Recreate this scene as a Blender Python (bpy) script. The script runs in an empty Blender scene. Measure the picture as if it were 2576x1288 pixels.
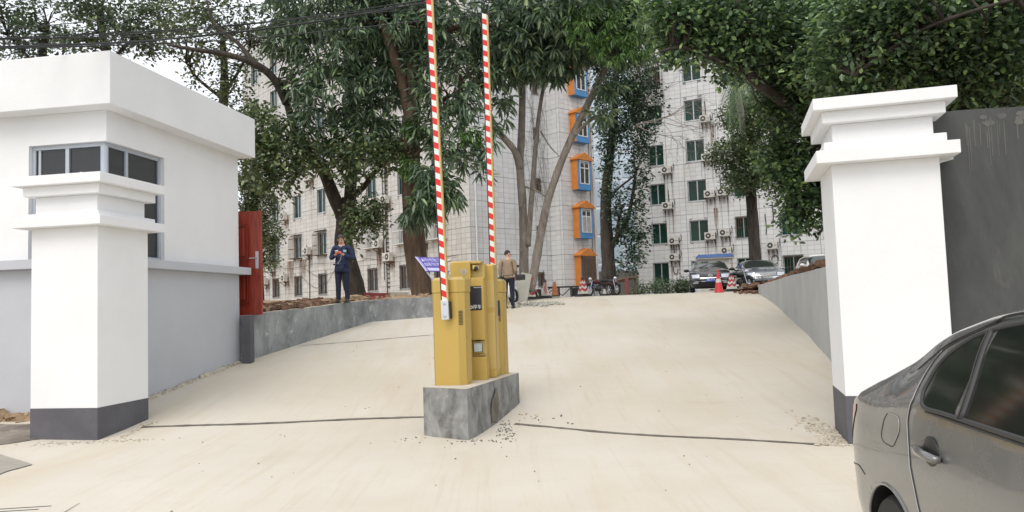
import bpy, bmesh, math, random
import numpy as np
from mathutils import Vector, Matrix
random.seed(7); rng = np.random.default_rng(7)
S = bpy.context.scene
COL = S.collection
R_ = math.radians

# ---------------------------------------------------------------- camera
CAM_H = 1.6; FPX = 1900.0; PITCH = R_(3.70); ROLL = R_(1.95)
cf = Vector((0, math.cos(PITCH), math.sin(PITCH)))
cu0 = Vector((0, -math.sin(PITCH), math.cos(PITCH))); cr0 = Vector((1, 0, 0))
cr = math.cos(ROLL) * cr0 - math.sin(ROLL) * cu0
cu = math.sin(ROLL) * cr0 + math.cos(ROLL) * cu0
cam_data = bpy.data.cameras.new('camera'); cam = bpy.data.objects.new('camera', cam_data); COL.objects.link(cam)
m = Matrix((cr, cu, -cf)).transposed().to_4x4(); m.translation = Vector((0, 0, CAM_H)); cam.matrix_world = m
cam_data.sensor_width = 36.0; cam_data.lens = 36.0 * FPX / 2576.0
cam_data.clip_start = 0.05; cam_data.clip_end = 3000
S.camera = cam
# ---------------------------------------------------------------- sky and sun
SUN_EL = R_(52); SUN_AZ = R_(205)
W = bpy.data.worlds.new('World'); S.world = W; W.use_nodes = True
nt = W.node_tree; nt.nodes.clear()
sky = nt.nodes.new('ShaderNodeTexSky'); sky.sky_type = 'NISHITA'; sky.sun_disc = False
sky.sun_elevation = SUN_EL; sky.sun_rotation = SUN_AZ; sky.air_density = 1.0; sky.dust_density = 4.0
b1 = nt.nodes.new('ShaderNodeBackground'); b1.inputs[1].default_value = 0.05
b2 = nt.nodes.new('ShaderNodeBackground'); b2.inputs[0].default_value = (0.975, 0.985, 1.0, 1); b2.inputs[1].default_value = 0.95
ad = nt.nodes.new('ShaderNodeAddShader'); ow = nt.nodes.new('ShaderNodeOutputWorld')
nt.links.new(sky.outputs[0], b1.inputs[0]); nt.links.new(b1.outputs[0], ad.inputs[0]); nt.links.new(b2.outputs[0], ad.inputs[1]); nt.links.new(ad.outputs[0], ow.inputs[0])
sd = bpy.data.lights.new('sun', 'SUN'); sd.energy = 1.0; sd.angle = R_(32); sd.color = (1.0, 0.965, 0.91)
sun = bpy.data.objects.new('sun', sd); COL.objects.link(sun)
# sun_rotation is measured clockwise from +Y
sdir = Vector((math.sin(SUN_AZ) * math.cos(SUN_EL), math.cos(SUN_AZ) * math.cos(SUN_EL), math.sin(SUN_EL)))
sun.rotation_euler = sdir.to_track_quat('Z', 'Y').to_euler(); sun.location = sdir * 60
vs = S.view_settings; vs.view_transform = 'Standard'; vs.look = 'None'; vs.exposure = 0.17; vs.gamma = 1.0; vs.use_curve_mapping = False
S.cycles.max_bounces = 8; S.cycles.diffuse_bounces = 4; S.cycles.transparent_max_bounces = 12

# ---------------------------------------------------------------- authoring helpers
def at(px, py, Y):
    """survey: sight line through a point of the photograph (2576 wide), at distance Y"""
    d = cf + cr * ((px - 1288) / FPX) + cu * ((644 - py) / FPX)
    return Vector((0, 0, CAM_H)) + d * (Y / d.y)
def lerp_tab(tab, x):
    if x <= tab[0][0]: return tab[0][1]
    for (a, va), (b, vb) in zip(tab, tab[1:]):
        if x <= b: return va + (vb - va) * (x - a) / (b - a)
    return tab[-1][1]
def tagp(o, label=None, cat=None, group=None, kind=None):
    if label: o['label'] = label
    if cat: o['category'] = cat
    if group: o['group'] = group
    if kind: o['kind'] = kind
    return o
def empty(name, loc=(0, 0, 0), rz=0, label=None, cat=None, group=None):
    o = bpy.data.objects.new(name, None); COL.objects.link(o); o.location = loc; o.rotation_euler = (0, 0, rz)
    o.empty_display_size = 0.1
    return tagp(o, label, cat, group)
def link_mesh(name, me, parent=None, mat=None, loc=None):
    o = bpy.data.objects.new(name, me); COL.objects.link(o)
    if mat is not None and not me.materials: me.materials.append(mat)
    if parent: o.parent = parent
    if loc is not None: o.location = loc
    return o
def copy_tree(o, parent=None):
    c = o.copy(); COL.objects.link(c)
    if parent: c.parent = parent
    for ch in list(o.children): copy_tree(ch, c)
    return c
class MB:
    def __init__(s): s.v = []; s.f = []
    def quad(s, a, b, c, d):
        n = len(s.v); s.v += [tuple(a), tuple(b), tuple(c), tuple(d)]; s.f.append((n, n + 1, n + 2, n + 3)); return s
    def poly(s, pts):
        n = len(s.v); s.v += [tuple(p) for p in pts]; s.f.append(tuple(range(n, n + len(pts)))); return s
    def box(s, x0, x1, y0, y1, z0, z1):
        n = len(s.v)
        s.v += [(x0, y0, z0), (x1, y0, z0), (x1, y1, z0), (x0, y1, z0), (x0, y0, z1), (x1, y0, z1), (x1, y1, z1), (x0, y1, z1)]
        s.f += [tuple(n + i for i in q) for q in ((0, 3, 2, 1), (4, 5, 6, 7), (0, 1, 5, 4), (1, 2, 6, 5), (2, 3, 7, 6), (3, 0, 4, 7))]; return s
    def bar(s, p, q, w, h=None, up=(0, 0, 1)):
        p = Vector(p); q = Vector(q); h = h or w; d = (q - p).normalized(); up = Vector(up)
        if abs(d.dot(up)) > .95: up = Vector((1, 0, 0)) if abs(d.x) < .9 else Vector((0, 1, 0))
        a = d.cross(up).normalized() * w / 2; b = a.cross(d).normalized() * h / 2
        n = len(s.v)
        for c in (p, q): s.v += [tuple(c - a - b), tuple(c + a - b), tuple(c + a + b), tuple(c - a + b)]
        s.f += [tuple(n + i for i in k) for k in ((0, 3, 2, 1), (4, 5, 6, 7), (0, 1, 5, 4), (1, 2, 6, 5), (2, 3, 7, 6), (3, 0, 4, 7))]; return s
    def tube(s, path, rad, seg=8, cap=True):
        path = [Vector(p) for p in path]; n0 = len(s.v)
        if not hasattr(rad, '__len__'): rad = [rad] * len(path)
        ref = None
        for i, p in enumerate(path):
            d = (path[min(i + 1, len(path) - 1)] - path[max(i - 1, 0)]).normalized()
            if ref is None: ref = Vector((0, 0, 1)) if abs(d.z) < .9 else Vector((1, 0, 0))
            a = (ref - d * ref.dot(d)).normalized(); b = d.cross(a); ref = a
            for k in range(seg):
                t = 2 * math.pi * k / seg; s.v.append(tuple(p + (a * math.cos(t) + b * math.sin(t)) * rad[i]))
        for i in range(len(path) - 1):
            for k in range(seg):
                k2 = (k + 1) % seg; s.f.append((n0 + i * seg + k, n0 + i * seg + k2, n0 + (i + 1) * seg + k2, n0 + (i + 1) * seg + k))
        if cap:
            s.f.append(tuple(n0 + k for k in range(seg))[::-1]); e = n0 + (len(path) - 1) * seg; s.f.append(tuple(e + k for k in range(seg)))
        return s
    def lathe(s, prof, c=(0, 0, 0), seg=20, axis='z', cap=True):
        n0 = len(s.v)
        for r, h in prof:
            for k in range(seg):
                t = 2 * math.pi * k / seg; x, y = r * math.cos(t), r * math.sin(t)
                p = (x, y, h) if axis == 'z' else ((h, x, y) if axis == 'x' else (x, h, -y))
                s.v.append((p[0] + c[0], p[1] + c[1], p[2] + c[2]))
        for i in range(len(prof) - 1):
            for k in range(seg):
                k2 = (k + 1) % seg; s.f.append((n0 + i * seg + k, n0 + i * seg + k2, n0 + (i + 1) * seg + k2, n0 + (i + 1) * seg + k))
        if cap:
            s.f.append(tuple(n0 + k for k in range(seg))[::-1]); e = n0 + (len(prof) - 1) * seg; s.f.append(tuple(e + k for k in range(seg)))
        return s
    def prism(s, pts, z0, z1):
        n = len(pts); n0 = len(s.v)
        s.v += [(x, y, z0) for x, y in pts] + [(x, y, z1) for x, y in pts]
        s.f.append(tuple(n0 + i for i in range(n))[::-1]); s.f.append(tuple(n0 + n + i for i in range(n)))
        for i in range(n): j = (i + 1) % n; s.f.append((n0 + i, n0 + j, n0 + n + j, n0 + n + i))
        return s
    def blob(s, c, r, seg=10, rings=7, jit=0.0):
        c = Vector(c); n0 = len(s.v)
        for i in range(rings + 1):
            ph = math.pi * i / rings
            for k in range(seg):
                t = 2 * math.pi * k / seg; j = 1 + random.uniform(-jit, jit)
                s.v.append((c.x + r[0] * math.sin(ph) * math.cos(t) * j, c.y + r[1] * math.sin(ph) * math.sin(t) * j, c.z + r[2] * math.cos(ph) * j))
        for i in range(rings):
            for k in range(seg):
                k2 = (k + 1) % seg; s.f.append((n0 + i * seg + k, n0 + (i + 1) * seg + k, n0 + (i + 1) * seg + k2, n0 + i * seg + k2))
        return s
    def xf(s, M, i0=0):
        s.v[i0:] = [tuple(M @ Vector(p)) for p in s.v[i0:]]; return s
    def mesh(s, name, mat=None, smooth=False, bevel=0):
        me = bpy.data.meshes.new(name); me.from_pydata(s.v, [], s.f)
        if bevel or smooth:
            bm = bmesh.new(); bm.from_mesh(me); bmesh.ops.remove_doubles(bm, verts=bm.verts, dist=1e-4)
            bmesh.ops.recalc_face_normals(bm, faces=bm.faces)
            if bevel:
                ed = [e for e in bm.edges if len(e.link_faces) == 2 and e.calc_face_angle(0) > .5]
                bmesh.ops.bevel(bm, geom=ed, offset=bevel, segments=2, profile=.6, affect='EDGES', clamp_overlap=True)
            bm.to_mesh(me); bm.free()
        if smooth:
            me.polygons.foreach_set('use_smooth', [True] * len(me.polygons))
            if smooth != 'all':
                bm = bmesh.new(); bm.from_mesh(me)
                for e in bm.edges:
                    if len(e.link_faces) == 2 and e.calc_face_angle(0) > R_(38): e.smooth = False
                bm.to_mesh(me); bm.free()
        me.update()
        if mat is not None: me.materials.append(mat)
        return me
    def build(s, name, mat, parent=None, smooth=False, bevel=0, kind=None):
        o = link_mesh(name, s.mesh(name, mat, smooth, bevel), parent)
        if kind: o['kind'] = kind
        return o

# ---------------------------------------------------------------- materials
def srgb(r, g, b):
    f = lambda c: (c / 255 / 12.92) if c <= 10 else ((c / 255 + .055) / 1.055) ** 2.4
    return (f(r), f(g), f(b), 1)
def new_mat(name):
    m = bpy.data.materials.new(name); m.use_nodes = True; nt = m.node_tree
    return m, nt, nt.nodes['Principled BSDF'], (lambda t: nt.nodes.new('ShaderNode' + t)), nt.links.new
def mat(name, col, rough=.6, metal=0, spec=.5, var=.0, vscale=4.0, bump=0, bscale=60, coat=0, detail=6, streak=None, col2=None):
    m, nt, P, N, L = new_mat(name)
    P.inputs['Base Color'].default_value = col; P.inputs['Roughness'].default_value = rough; P.inputs['Metallic'].default_value = metal
    P.inputs['Specular IOR Level'].default_value = spec; P.inputs['Coat Weight'].default_value = coat; P.inputs['Coat Roughness'].default_value = .08
    tc = N('TexCoord')
    if var:
        no = N('TexNoise'); no.inputs['Scale'].default_value = vscale; no.inputs['Detail'].default_value = detail; no.inputs['Roughness'].default_value = .62
        mp = N('Mapping'); L(tc.outputs['Object'], mp.inputs[0]); L(mp.outputs[0], no.inputs['Vector'])
        if streak: mp.inputs['Scale'].default_value = streak
        cr_ = N('ValToRGB'); e = cr_.color_ramp.elements; e[0].position = .3; e[1].position = .7
        c2 = col2 or tuple(c * (1 - var) for c in col[:3]) + (1,)
        e[0].color = c2; e[1].color = tuple(min(1, c * (1 + var * .35)) for c in col[:3]) + (1,)
        L(no.outputs[0], cr_.inputs[0]); L(cr_.outputs[0], P.inputs['Base Color'])
        rr = N('MapRange'); rr.inputs[3].default_value = max(.03, rough - .08); rr.inputs[4].default_value = min(1, rough + .1); L(no.outputs[0], rr.inputs[0]); L(rr.outputs[0], P.inputs['Roughness'])
    if bump:
        n2 = N('TexNoise'); n2.inputs['Scale'].default_value = bscale; n2.inputs['Detail'].default_value = 5; L(tc.outputs['Object'], n2.inputs['Vector'])
        bp = N('Bump'); bp.inputs['Strength'].default_value = bump; bp.inputs['Distance'].default_value = .02; L(n2.outputs[0], bp.inputs['Height']); L(bp.outputs[0], P.inputs['Normal'])
    return m
M = {}
M['white_paint'] = mat('white_paint', (.79, .795, .80, 1), .7, var=.06, vscale=.9, bump=.12, bscale=30, spec=.3)
M['grey_paint'] = mat('grey_paint', (.50, .515, .55, 1), .75, var=.08, vscale=.8, bump=.12, bscale=30, spec=.3)
M['plinth_paint'] = mat('plinth_paint', (.115, .115, .128, 1), .7, var=.25, vscale=2.5, bump=.2, bscale=30, spec=.3)
M['tile_backing'] = mat('tile_backing', (.34, .34, .33, 1), .9, var=.35, vscale=.5)
M['alu'] = mat('window_aluminium', (.55, .57, .58, 1), .35, .6, var=.1, vscale=3)
M['alu_white'] = mat('window_white_metal', (.46, .50, .55, 1), .4, .2, var=.05, vscale=3)
M['dark_metal'] = mat('dark_metal', (.05, .05, .05, 1), .5, .3, var=.3, vscale=8)
M['rust_metal'] = mat('rusted_metal', (.14, .09, .06, 1), .8, .1, var=.5, vscale=9)
M['glass_green'] = mat('green_glass', (.010, .040, .030, 1), .12, spec=.28, var=.5, vscale=1.2)
M['glass_dark'] = mat('dark_glass', (.016, .020, .020, 1), .05, spec=.6)
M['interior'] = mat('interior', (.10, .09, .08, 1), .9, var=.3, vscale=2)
M['orange'] = mat('orange_paint', (.60, .21, .035, 1), .6, var=.2, vscale=3)
M['blue'] = mat('blue_paint', (.07, .26, .54, 1), .6, var=.2, vscale=3)
M['ac'] = mat('air_conditioner_shell', (.60, .58, .53, 1), .5, var=.2, vscale=3)
M['ac_dark'] = mat('air_conditioner_grille', (.05, .05, .05, 1), .6, .2)
M['pipe_white'] = mat('pipe_white', (.68, .68, .66, 1), .5, var=.12, vscale=4)
M['gold'] = mat('gold_powder_coat', (.52, .36, .095, 1), .38, .3, spec=.5, var=.04, vscale=1.5, bump=.03, bscale=400)
M['gold_light'] = mat('gold_light_coat', (.55, .41, .15, 1), .36, .35, spec=.5, var=.04, vscale=1.5)
M['silver'] = mat('silver_plate', (.62, .66, .70, 1), .35, .6, var=.08, vscale=8)
M['black'] = mat('black_plastic', (.018, .018, .018, 1), .45, var=.2, vscale=8)
M['screen'] = mat('kiosk_screen', (.028, .029, .036, 1), .25, spec=.4)
M['white_print'] = mat('white_print', (.78, .78, .80, 1), .5)
M['red'] = mat('red_reflective', (.66, .018, .015, 1), .4, var=.1, vscale=10)
M['white_refl'] = mat('white_reflective', (.72, .74, .70, 1), .4, var=.06, vscale=10)
M['arm_white'] = mat('arm_enamel', (.70, .66, .52, 1), .4)
M['purple'] = mat('purple_board', (.085, .06, .34, 1), .35, var=.08, vscale=6)
M['lilac'] = mat('lilac_print', (.55, .53, .82, 1), .5)
M['steel'] = mat('steel_tube', (.55, .57, .60, 1), .3, .9)
M['key_lit'] = mat('keypad_plate', (.55, .62, .64, 1), .3, var=.08, vscale=30)
M['cable'] = mat('cable_black', (.012, .014, .013, 1), .5)
M['rubber'] = mat('tyre_rubber', (.022, .022, .022, 1), .75, var=.4, vscale=12)
M['chrome'] = mat('chrome', (.7, .7, .7, 1), .12, 1.0)
M['skin'] = mat('skin', (.56, .33, .23, 1), .55, var=.1, vscale=12)
M['navy'] = mat('navy_cloth', (.018, .030, .085, 1), .8, var=.35, vscale=7, bump=.3, bscale=25)
M['dark_navy'] = mat('dark_navy_cloth', (.012, .016, .038, 1), .85, var=.35, vscale=7, bump=.3, bscale=25)
M['khaki'] = mat('khaki_cloth', (.30, .225, .155, 1), .85, var=.2, vscale=6, bump=.35, bscale=22)
M['hair'] = mat('hair', (.014, .012, .011, 1), .6, var=.5, vscale=40)
M['hair_grey'] = mat('greying_hair', (.06, .052, .048, 1), .7, var=.5, vscale=60)
M['shoe'] = mat('shoe_leather', (.035, .033, .032, 1), .4, var=.2, vscale=9)
M['cone_red'] = mat('cone_red_plastic', (.62, .035, .045, 1), .5, var=.15, vscale=6)
M['cone_crimson'] = mat('cone_crimson', (.42, .02, .05, 1), .5, var=.15, vscale=6)
M['maroon'] = mat('maroon_paint', (.10, .02, .02, 1), .35, .2, var=.4, vscale=8)
M['cone_white'] = mat('cone_white_band', (.62, .58, .50, 1), .5, var=.15, vscale=9)
M['cone_old'] = mat('cone_weathered_orange', (.44, .16, .07, 1), .7, var=.4, vscale=12)
M['wood'] = mat('weathered_wood', (.20, .13, .09, 1), .85, var=.4, vscale=9)
M['red_wood'] = mat('red_wood_panel', (.24, .06, .06, 1), .8, var=.3, vscale=6)
M['board'] = mat('beige_board', (.42, .42, .36, 1), .7, var=.15, vscale=3)
M['shed'] = mat('shed_cream', (.60, .58, .52, 1), .7, var=.15, vscale=3)
M['shed_roof'] = mat('shed_blue_roof', (.06, .14, .38, 1), .5, var=.2, vscale=5)
M['yellow_leaf'] = mat('yellow_leaf', (.55, .36, .04, 1), .6, var=.3, vscale=20)

def door_mat():
    m, nt, P, N, L = new_mat('mahogany_door'); tc = N('TexCoord'); mp = N('Mapping'); mp.inputs['Scale'].default_value = (14, 14, .9)
    no = N('TexNoise'); no.inputs['Scale'].default_value = 2; no.inputs['Detail'].default_value = 8; no.inputs['Distortion'].default_value = .6
    r = N('ValToRGB'); r.color_ramp.elements[0].color = (.15, .016, .008, 1); r.color_ramp.elements[1].color = (.36, .048, .022, 1)
    r.color_ramp.elements[0].position = .3; r.color_ramp.elements[1].position = .7
    L(tc.outputs['Object'], mp.inputs[0]); L(mp.outputs[0], no.inputs['Vector']); L(no.outputs[0], r.inputs[0]); L(r.outputs[0], P.inputs['Base Color'])
    P.inputs['Roughness'].default_value = .3; P.inputs['Coat Weight'].default_value = .3; return m
M['door'] = door_mat()

def tile_mat(name, c0, c1, grime):
    m, nt, P, N, L = new_mat(name); g = N('NewGeometry'); oi = N('ObjectInfo'); a = N('Math'); a.operation = 'ADD'
    L(g.outputs['Random Per Island'], a.inputs[0]); L(oi.outputs['Random'], a.inputs[1]); fr = N('Math'); fr.operation = 'FRACT'; L(a.outputs[0], fr.inputs[0])
    mx = N('Mix'); mx.data_type = 'RGBA'; mx.inputs[6].default_value = c0; mx.inputs[7].default_value = c1; L(fr.outputs[0], mx.inputs[0])
    no = N('TexNoise'); no.inputs['Scale'].default_value = .55; no.inputs['Detail'].default_value = 8; no.inputs['Roughness'].default_value = .65
    mp = N('Mapping'); mp.inputs['Scale'].default_value = (1.6, 1.6, .5); L(g.outputs['Position'], mp.inputs[0]); L(mp.outputs[0], no.inputs['Vector'])
    r = N('ValToRGB'); r.color_ramp.elements[0].position = .50; r.color_ramp.elements[1].position = .72
    r.color_ramp.elements[0].color = (0, 0, 0, 1); r.color_ramp.elements[1].color = (1, 1, 1, 1); L(no.outputs[0], r.inputs[0])
    ml = N('Math'); ml.operation = 'MULTIPLY'; ml.inputs[1].default_value = .55; L(r.outputs[0], ml.inputs[0])
    m2 = N('Mix'); m2.data_type = 'RGBA'; m2.inputs[7].default_value = grime; L(ml.outputs[0], m2.inputs[0]); L(mx.outputs[2], m2.inputs[6]); L(m2.outputs[2], P.inputs['Base Color'])
    P.inputs['Roughness'].default_value = .42; P.inputs['Specular IOR Level'].default_value = .4
    return m
M['tile_grey'] = tile_mat('glazed_tile_grey', (.53, .515, .485, 1), (.60, .59, .56, 1), (.37, .32, .25, 1))
M['tile_white'] = tile_mat('glazed_tile_pale', (.60, .605, .60, 1), (.67, .675, .67, 1), (.48, .46, .41, 1))

def stain_mat():
    m, nt, P, N, L = new_mat('rust_stain'); tc = N('TexCoord'); mp = N('Mapping'); mp.inputs['Scale'].default_value = (14, 14, 1.1)
    no = N('TexNoise'); no.inputs['Scale'].default_value = 1.4; no.inputs['Detail'].default_value = 6; L(tc.outputs['Object'], mp.inputs[0]); L(mp.outputs[0], no.inputs['Vector'])
    r = N('ValToRGB'); r.color_ramp.elements[0].position = .33; r.color_ramp.elements[1].position = .62; r.color_ramp.elements[1].color = (.9, .9, .9, 1); L(no.outputs[0], r.inputs[0])
    uv = N('Attribute'); uv.attribute_name = 'fade'; ml = N('Math'); ml.operation = 'MULTIPLY'; L(r.outputs[0], ml.inputs[0]); L(uv.outputs['Fac'], ml.inputs[1]); L(ml.outputs[0], P.inputs['Alpha'])
    P.inputs['Base Color'].default_value = (.17, .08, .03, 1); P.inputs['Roughness'].default_value = .9; return m
M['stain'] = stain_mat()

def ramp_mat():
    m, nt, P, N, L = new_mat('new_concrete'); g = N('NewGeometry')
    def noise(scale, mapscale, det=6, rough=.6, dist=0, rot=0):
        mp = N('Mapping'); mp.inputs['Scale'].default_value = mapscale; mp.inputs['Rotation'].default_value = (0, 0, rot); L(g.outputs['Position'], mp.inputs[0])
        n = N('TexNoise'); n.inputs['Scale'].default_value = scale; n.inputs['Detail'].default_value = det; n.inputs['Roughness'].default_value = rough; n.inputs['Distortion'].default_value = dist
        L(mp.outputs[0], n.inputs['Vector']); return n.outputs[0]
    def ramp(src, p0, p1, c0, c1):
        r = N('ValToRGB'); r.color_ramp.elements[0].position = p0; r.color_ramp.elements[1].position = p1; r.color_ramp.elements[0].color = c0; r.color_ramp.elements[1].color = c1; L(src, r.inputs[0]); return r.outputs[0]
    def mix(f, a, b, t='MIX', k=None):
        x = N('Mix'); x.data_type = 'RGBA'; x.blend_type = t
        if k is None: L(f, x.inputs[0])
        else:
            q = N('Math'); q.operation = 'MULTIPLY'; q.inputs[1].default_value = k; L(f, q.inputs[0]); L(q.outputs[0], x.inputs[0])
        if isinstance(a, tuple): x.inputs[6].default_value = a
        else: L(a, x.inputs[6])
        if isinstance(b, tuple): x.inputs[7].default_value = b
        else: L(b, x.inputs[7])
        return x.outputs[2]
    K = (0, 0, 0, 1); Wt = (1, 1, 1, 1)
    base = ramp(noise(.35, (1, 1, 1), 5), .35, .65, (.555, .505, .415, 1), (.625, .59, .515, 1))
    tan = ramp(noise(.55, (1.9, .30, 1), 7, .6, .5, R_(-22)), .50, .70, K, Wt)              # broad ochre tyre dust bands
    c = mix(tan, base, (.55, .455, .32, 1), k=.5)
    tan2 = ramp(noise(1.6, (2.6, .22, 1), 7, .6, .7, R_(28)), .54, .72, K, Wt)
    c = mix(tan2, c, (.52, .43, .31, 1), k=.38)
    gr = ramp(noise(60, (1, 1, 1), 4, .8), .40, .62, K, Wt)
    c = mix(gr, c, (.52, .475, .395, 1), k=.35)
    tr_ = ramp(noise(2.2, (5.5, .16, 1), 6, .55, 1.1, R_(9)), .58, .66, K, Wt)            # narrow tyre tracks
    c = mix(tr_, c, (.50, .43, .32, 1), k=.22)
    st = ramp(noise(3.0, (.35, 2.4, 1), 8, .7, .3, R_(4)), .60, .72, K, Wt)                 # thin broom lines
    c = mix(st, c, (.42, .375, .31, 1), k=.30)
    pat = ramp(noise(1.1, (1, 1, 1), 10, .75), .60, .72, K, Wt)
    c = mix(pat, c, (.47, .41, .33, 1), k=.32)
    sp = ramp(noise(26, (1, 1, 1), 3, .7), .69, .76, K, Wt)
    c = mix(sp, c, (.22, .20, .17, 1), k=.5)
    # settled dirt on the street side at the far left
    L(c, P.inputs['Base Color']); P.inputs['Roughness'].default_value = .85; P.inputs['Specular IOR Level'].default_value = .25
    bp = N('Bump'); bp.inputs['Strength'].default_value = .25; bp.inputs['Distance'].default_value = .01; L(noise(30, (1, .5, 1), 8, .7), bp.inputs['Height']); L(bp.outputs[0], P.inputs['Normal'])
    return m
M['ramp'] = ramp_mat()

def plaster_mat(name, base, dark, light, vs=(1, 1, .35), k=.8, pale=.4, sc=1.6):
    m, nt, P, N, L = new_mat(name); g = N('NewGeometry')
    mp = N('Mapping'); mp.inputs['Scale'].default_value = vs; L(g.outputs['Position'], mp.inputs[0])
    n1 = N('TexNoise'); n1.inputs['Scale'].default_value = sc; n1.inputs['Detail'].default_value = 10; n1.inputs['Roughness'].default_value = .68; n1.inputs['Distortion'].default_value = .4; L(mp.outputs[0], n1.inputs['Vector'])
    n2 = N('TexNoise'); n2.inputs['Scale'].default_value = sc * 2.3; n2.inputs['Detail'].default_value = 9; n2.inputs['Roughness'].default_value = .7; n2.inputs['Distortion'].default_value = 1.2; L(mp.outputs[0], n2.inputs['Vector'])
    r1 = N('ValToRGB'); r1.color_ramp.elements[0].position = .36; r1.color_ramp.elements[1].position = .62; r1.color_ramp.elements[0].color = dark; r1.color_ramp.elements[1].color = base; L(n1.outputs[0], r1.inputs[0])
    r2 = N('ValToRGB'); r2.color_ramp.elements[0].position = .57; r2.color_ramp.elements[1].position = .68; r2.color_ramp.elements[0].color = (0, 0, 0, 1); r2.color_ramp.elements[1].color = (pale, pale, pale, 1); L(n2.outputs[0], r2.inputs[0])
    mx = N('Mix'); mx.data_type = 'RGBA'; mx.inputs[7].default_value = light; L(r2.outputs[0], mx.inputs[0]); L(r1.outputs[0], mx.inputs[6]); L(mx.outputs[2], P.inputs['Base Color'])
    bp = N('Bump'); bp.inputs['Strength'].default_value = .35; bp.inputs['Distance'].default_value = .015; L(n2.outputs[0], bp.inputs['Height']); L(bp.outputs[0], P.inputs['Normal'])
    P.inputs['Roughness'].default_value = .85; return m
M['retain'] = plaster_mat('retaining_wall_plaster', (.33, .345, .345, 1), (.16, .17, .175, 1), (.58, .59, .58, 1), (1, 1, .5), pale=.7, sc=2.2)
M['retain_right'] = plaster_mat('right_wall_plaster', (.44, .44, .425, 1), (.36, .36, .35, 1), (.50, .50, .48, 1), (1.0, 1.0, .4), pale=.25, sc=1.2)
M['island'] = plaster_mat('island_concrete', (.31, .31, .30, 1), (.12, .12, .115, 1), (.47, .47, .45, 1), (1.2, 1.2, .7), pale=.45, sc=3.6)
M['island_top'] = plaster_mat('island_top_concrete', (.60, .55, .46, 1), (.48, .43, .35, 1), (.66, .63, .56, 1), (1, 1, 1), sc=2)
M['dark_wall'] = plaster_mat('dark_plaster', (.085, .088, .085, 1), (.045, .047, .047, 1), (.145, .142, .132, 1), (1, 1, .3), pale=.5, sc=1.1)
M['wall_coping'] = plaster_mat('coping_plaster', (.55, .50, .41, 1), (.42, .37, .29, 1), (.62, .60, .52, 1), (1, 1, 1), sc=2.5)
M['far_wall'] = plaster_mat('far_wall_plaster', (.36, .35, .32, 1), (.27, .26, .24, 1), (.44, .43, .40, 1), sc=.6)
M['soil'] = plaster_mat('earth', (.40, .29, .18, 1), (.19, .12, .07, 1), (.50, .41, .30, 1), (1, 1, 1), pale=.7, sc=3.0)
M['soil_red'] = plaster_mat('red_earth', (.22, .125, .075, 1), (.10, .055, .032, 1), (.36, .26, .18, 1), (1, 1, 1), pale=.6, sc=5.0)
M['dirt_patch'] = plaster_mat('street_dirt', (.30, .26, .21, 1), (.14, .12, .10, 1), (.42, .38, .32, 1), (1, 1, 1), pale=.4, sc=1.5)
M['joint'] = plaster_mat('joint_filler', (.20, .185, .155, 1), (.11, .10, .085, 1), (.28, .26, .22, 1), (1, 1, 1), sc=6)
M['asphalt'] = mat('asphalt', (.09, .09, .085, 1), .9, var=.3, vscale=2, bump=.3, bscale=80)
M['plaza'] = plaster_mat('plaza_paving', (.34, .32, .28, 1), (.22, .2, .17, 1), (.42, .4, .35, 1), (1, 1, 1), sc=.8)

def bark_mat(name, c0, c1, sc=6, vs=(1, 1, .22)):
    m, nt, P, N, L = new_mat(name); g = N('NewGeometry'); mp = N('Mapping'); mp.inputs['Scale'].default_value = vs; L(g.outputs['Position'], mp.inputs[0])
    no = N('TexNoise'); no.inputs['Scale'].default_value = sc; no.inputs['Detail'].default_value = 10; no.inputs['Roughness'].default_value = .72; no.inputs['Distortion'].default_value = .8; L(mp.outputs[0], no.inputs['Vector'])
    r = N('ValToRGB'); r.color_ramp.elements[0].position = .36; r.color_ramp.elements[1].position = .66; r.color_ramp.elements[0].color = c0; r.color_ramp.elements[1].color = c1; L(no.outputs[0], r.inputs[0]); L(r.outputs[0], P.inputs['Base Color'])
    bp = N('Bump'); bp.inputs['Strength'].default_value = .8; bp.inputs['Distance'].default_value = .04; L(no.outputs[0], bp.inputs['Height']); L(bp.outputs[0], P.inputs['Normal']); P.inputs['Roughness'].default_value = .9; return m
M['bark_brown'] = bark_mat('bark_brown', (.055, .036, .024, 1), (.17, .115, .075, 1))
M['bark_dark'] = bark_mat('bark_dark', (.022, .018, .015, 1), (.085, .068, .052, 1))
M['bark_pale'] = bark_mat('bark_pale', (.14, .12, .10, 1), (.34, .30, .26, 1), 5, (1, 1, .35))

def leaf_mat(name, c0, c1, c2, rough=.36, trans=.2):
    m, nt, P, N, L = new_mat(name); g = N('NewGeometry')
    r = N('ValToRGB'); e = r.color_ramp.elements; e[0].color = c0; e[0].position = .0; e[1].color = c1; e[1].position = .75
    k = e.new(.97); k.color = c2; L(g.outputs['Random Per Island'], r.inputs[0])
    no = N('TexNoise'); no.inputs['Scale'].default_value = .8; no.inputs['Detail'].default_value = 4; L(g.outputs['Position'], no.inputs['Vector'])
    hs = N('HueSaturation'); mr = N('MapRange'); mr.inputs[1].default_value = .3; mr.inputs[2].default_value = .7; mr.inputs[3].default_value = .65; mr.inputs[4].default_value = 1.4; L(no.outputs[0], mr.inputs[0]); L(mr.outputs[0], hs.inputs['Value']); L(r.outputs[0], hs.inputs['Color'])
    L(hs.outputs[0], P.inputs['Base Color']); P.inputs['Roughness'].default_value = rough; P.inputs['Specular IOR Level'].default_value = .65
    tr = N('BsdfTranslucent'); L(hs.outputs[0], tr.inputs[0]); ms = N('MixShader'); ms.inputs[0].default_value = trans
    L(P.outputs[0], ms.inputs[1]); L(tr.outputs[0], ms.inputs[2]); L(ms.outputs[0], nt.nodes['Material Output'].inputs[0]); return m
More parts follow.
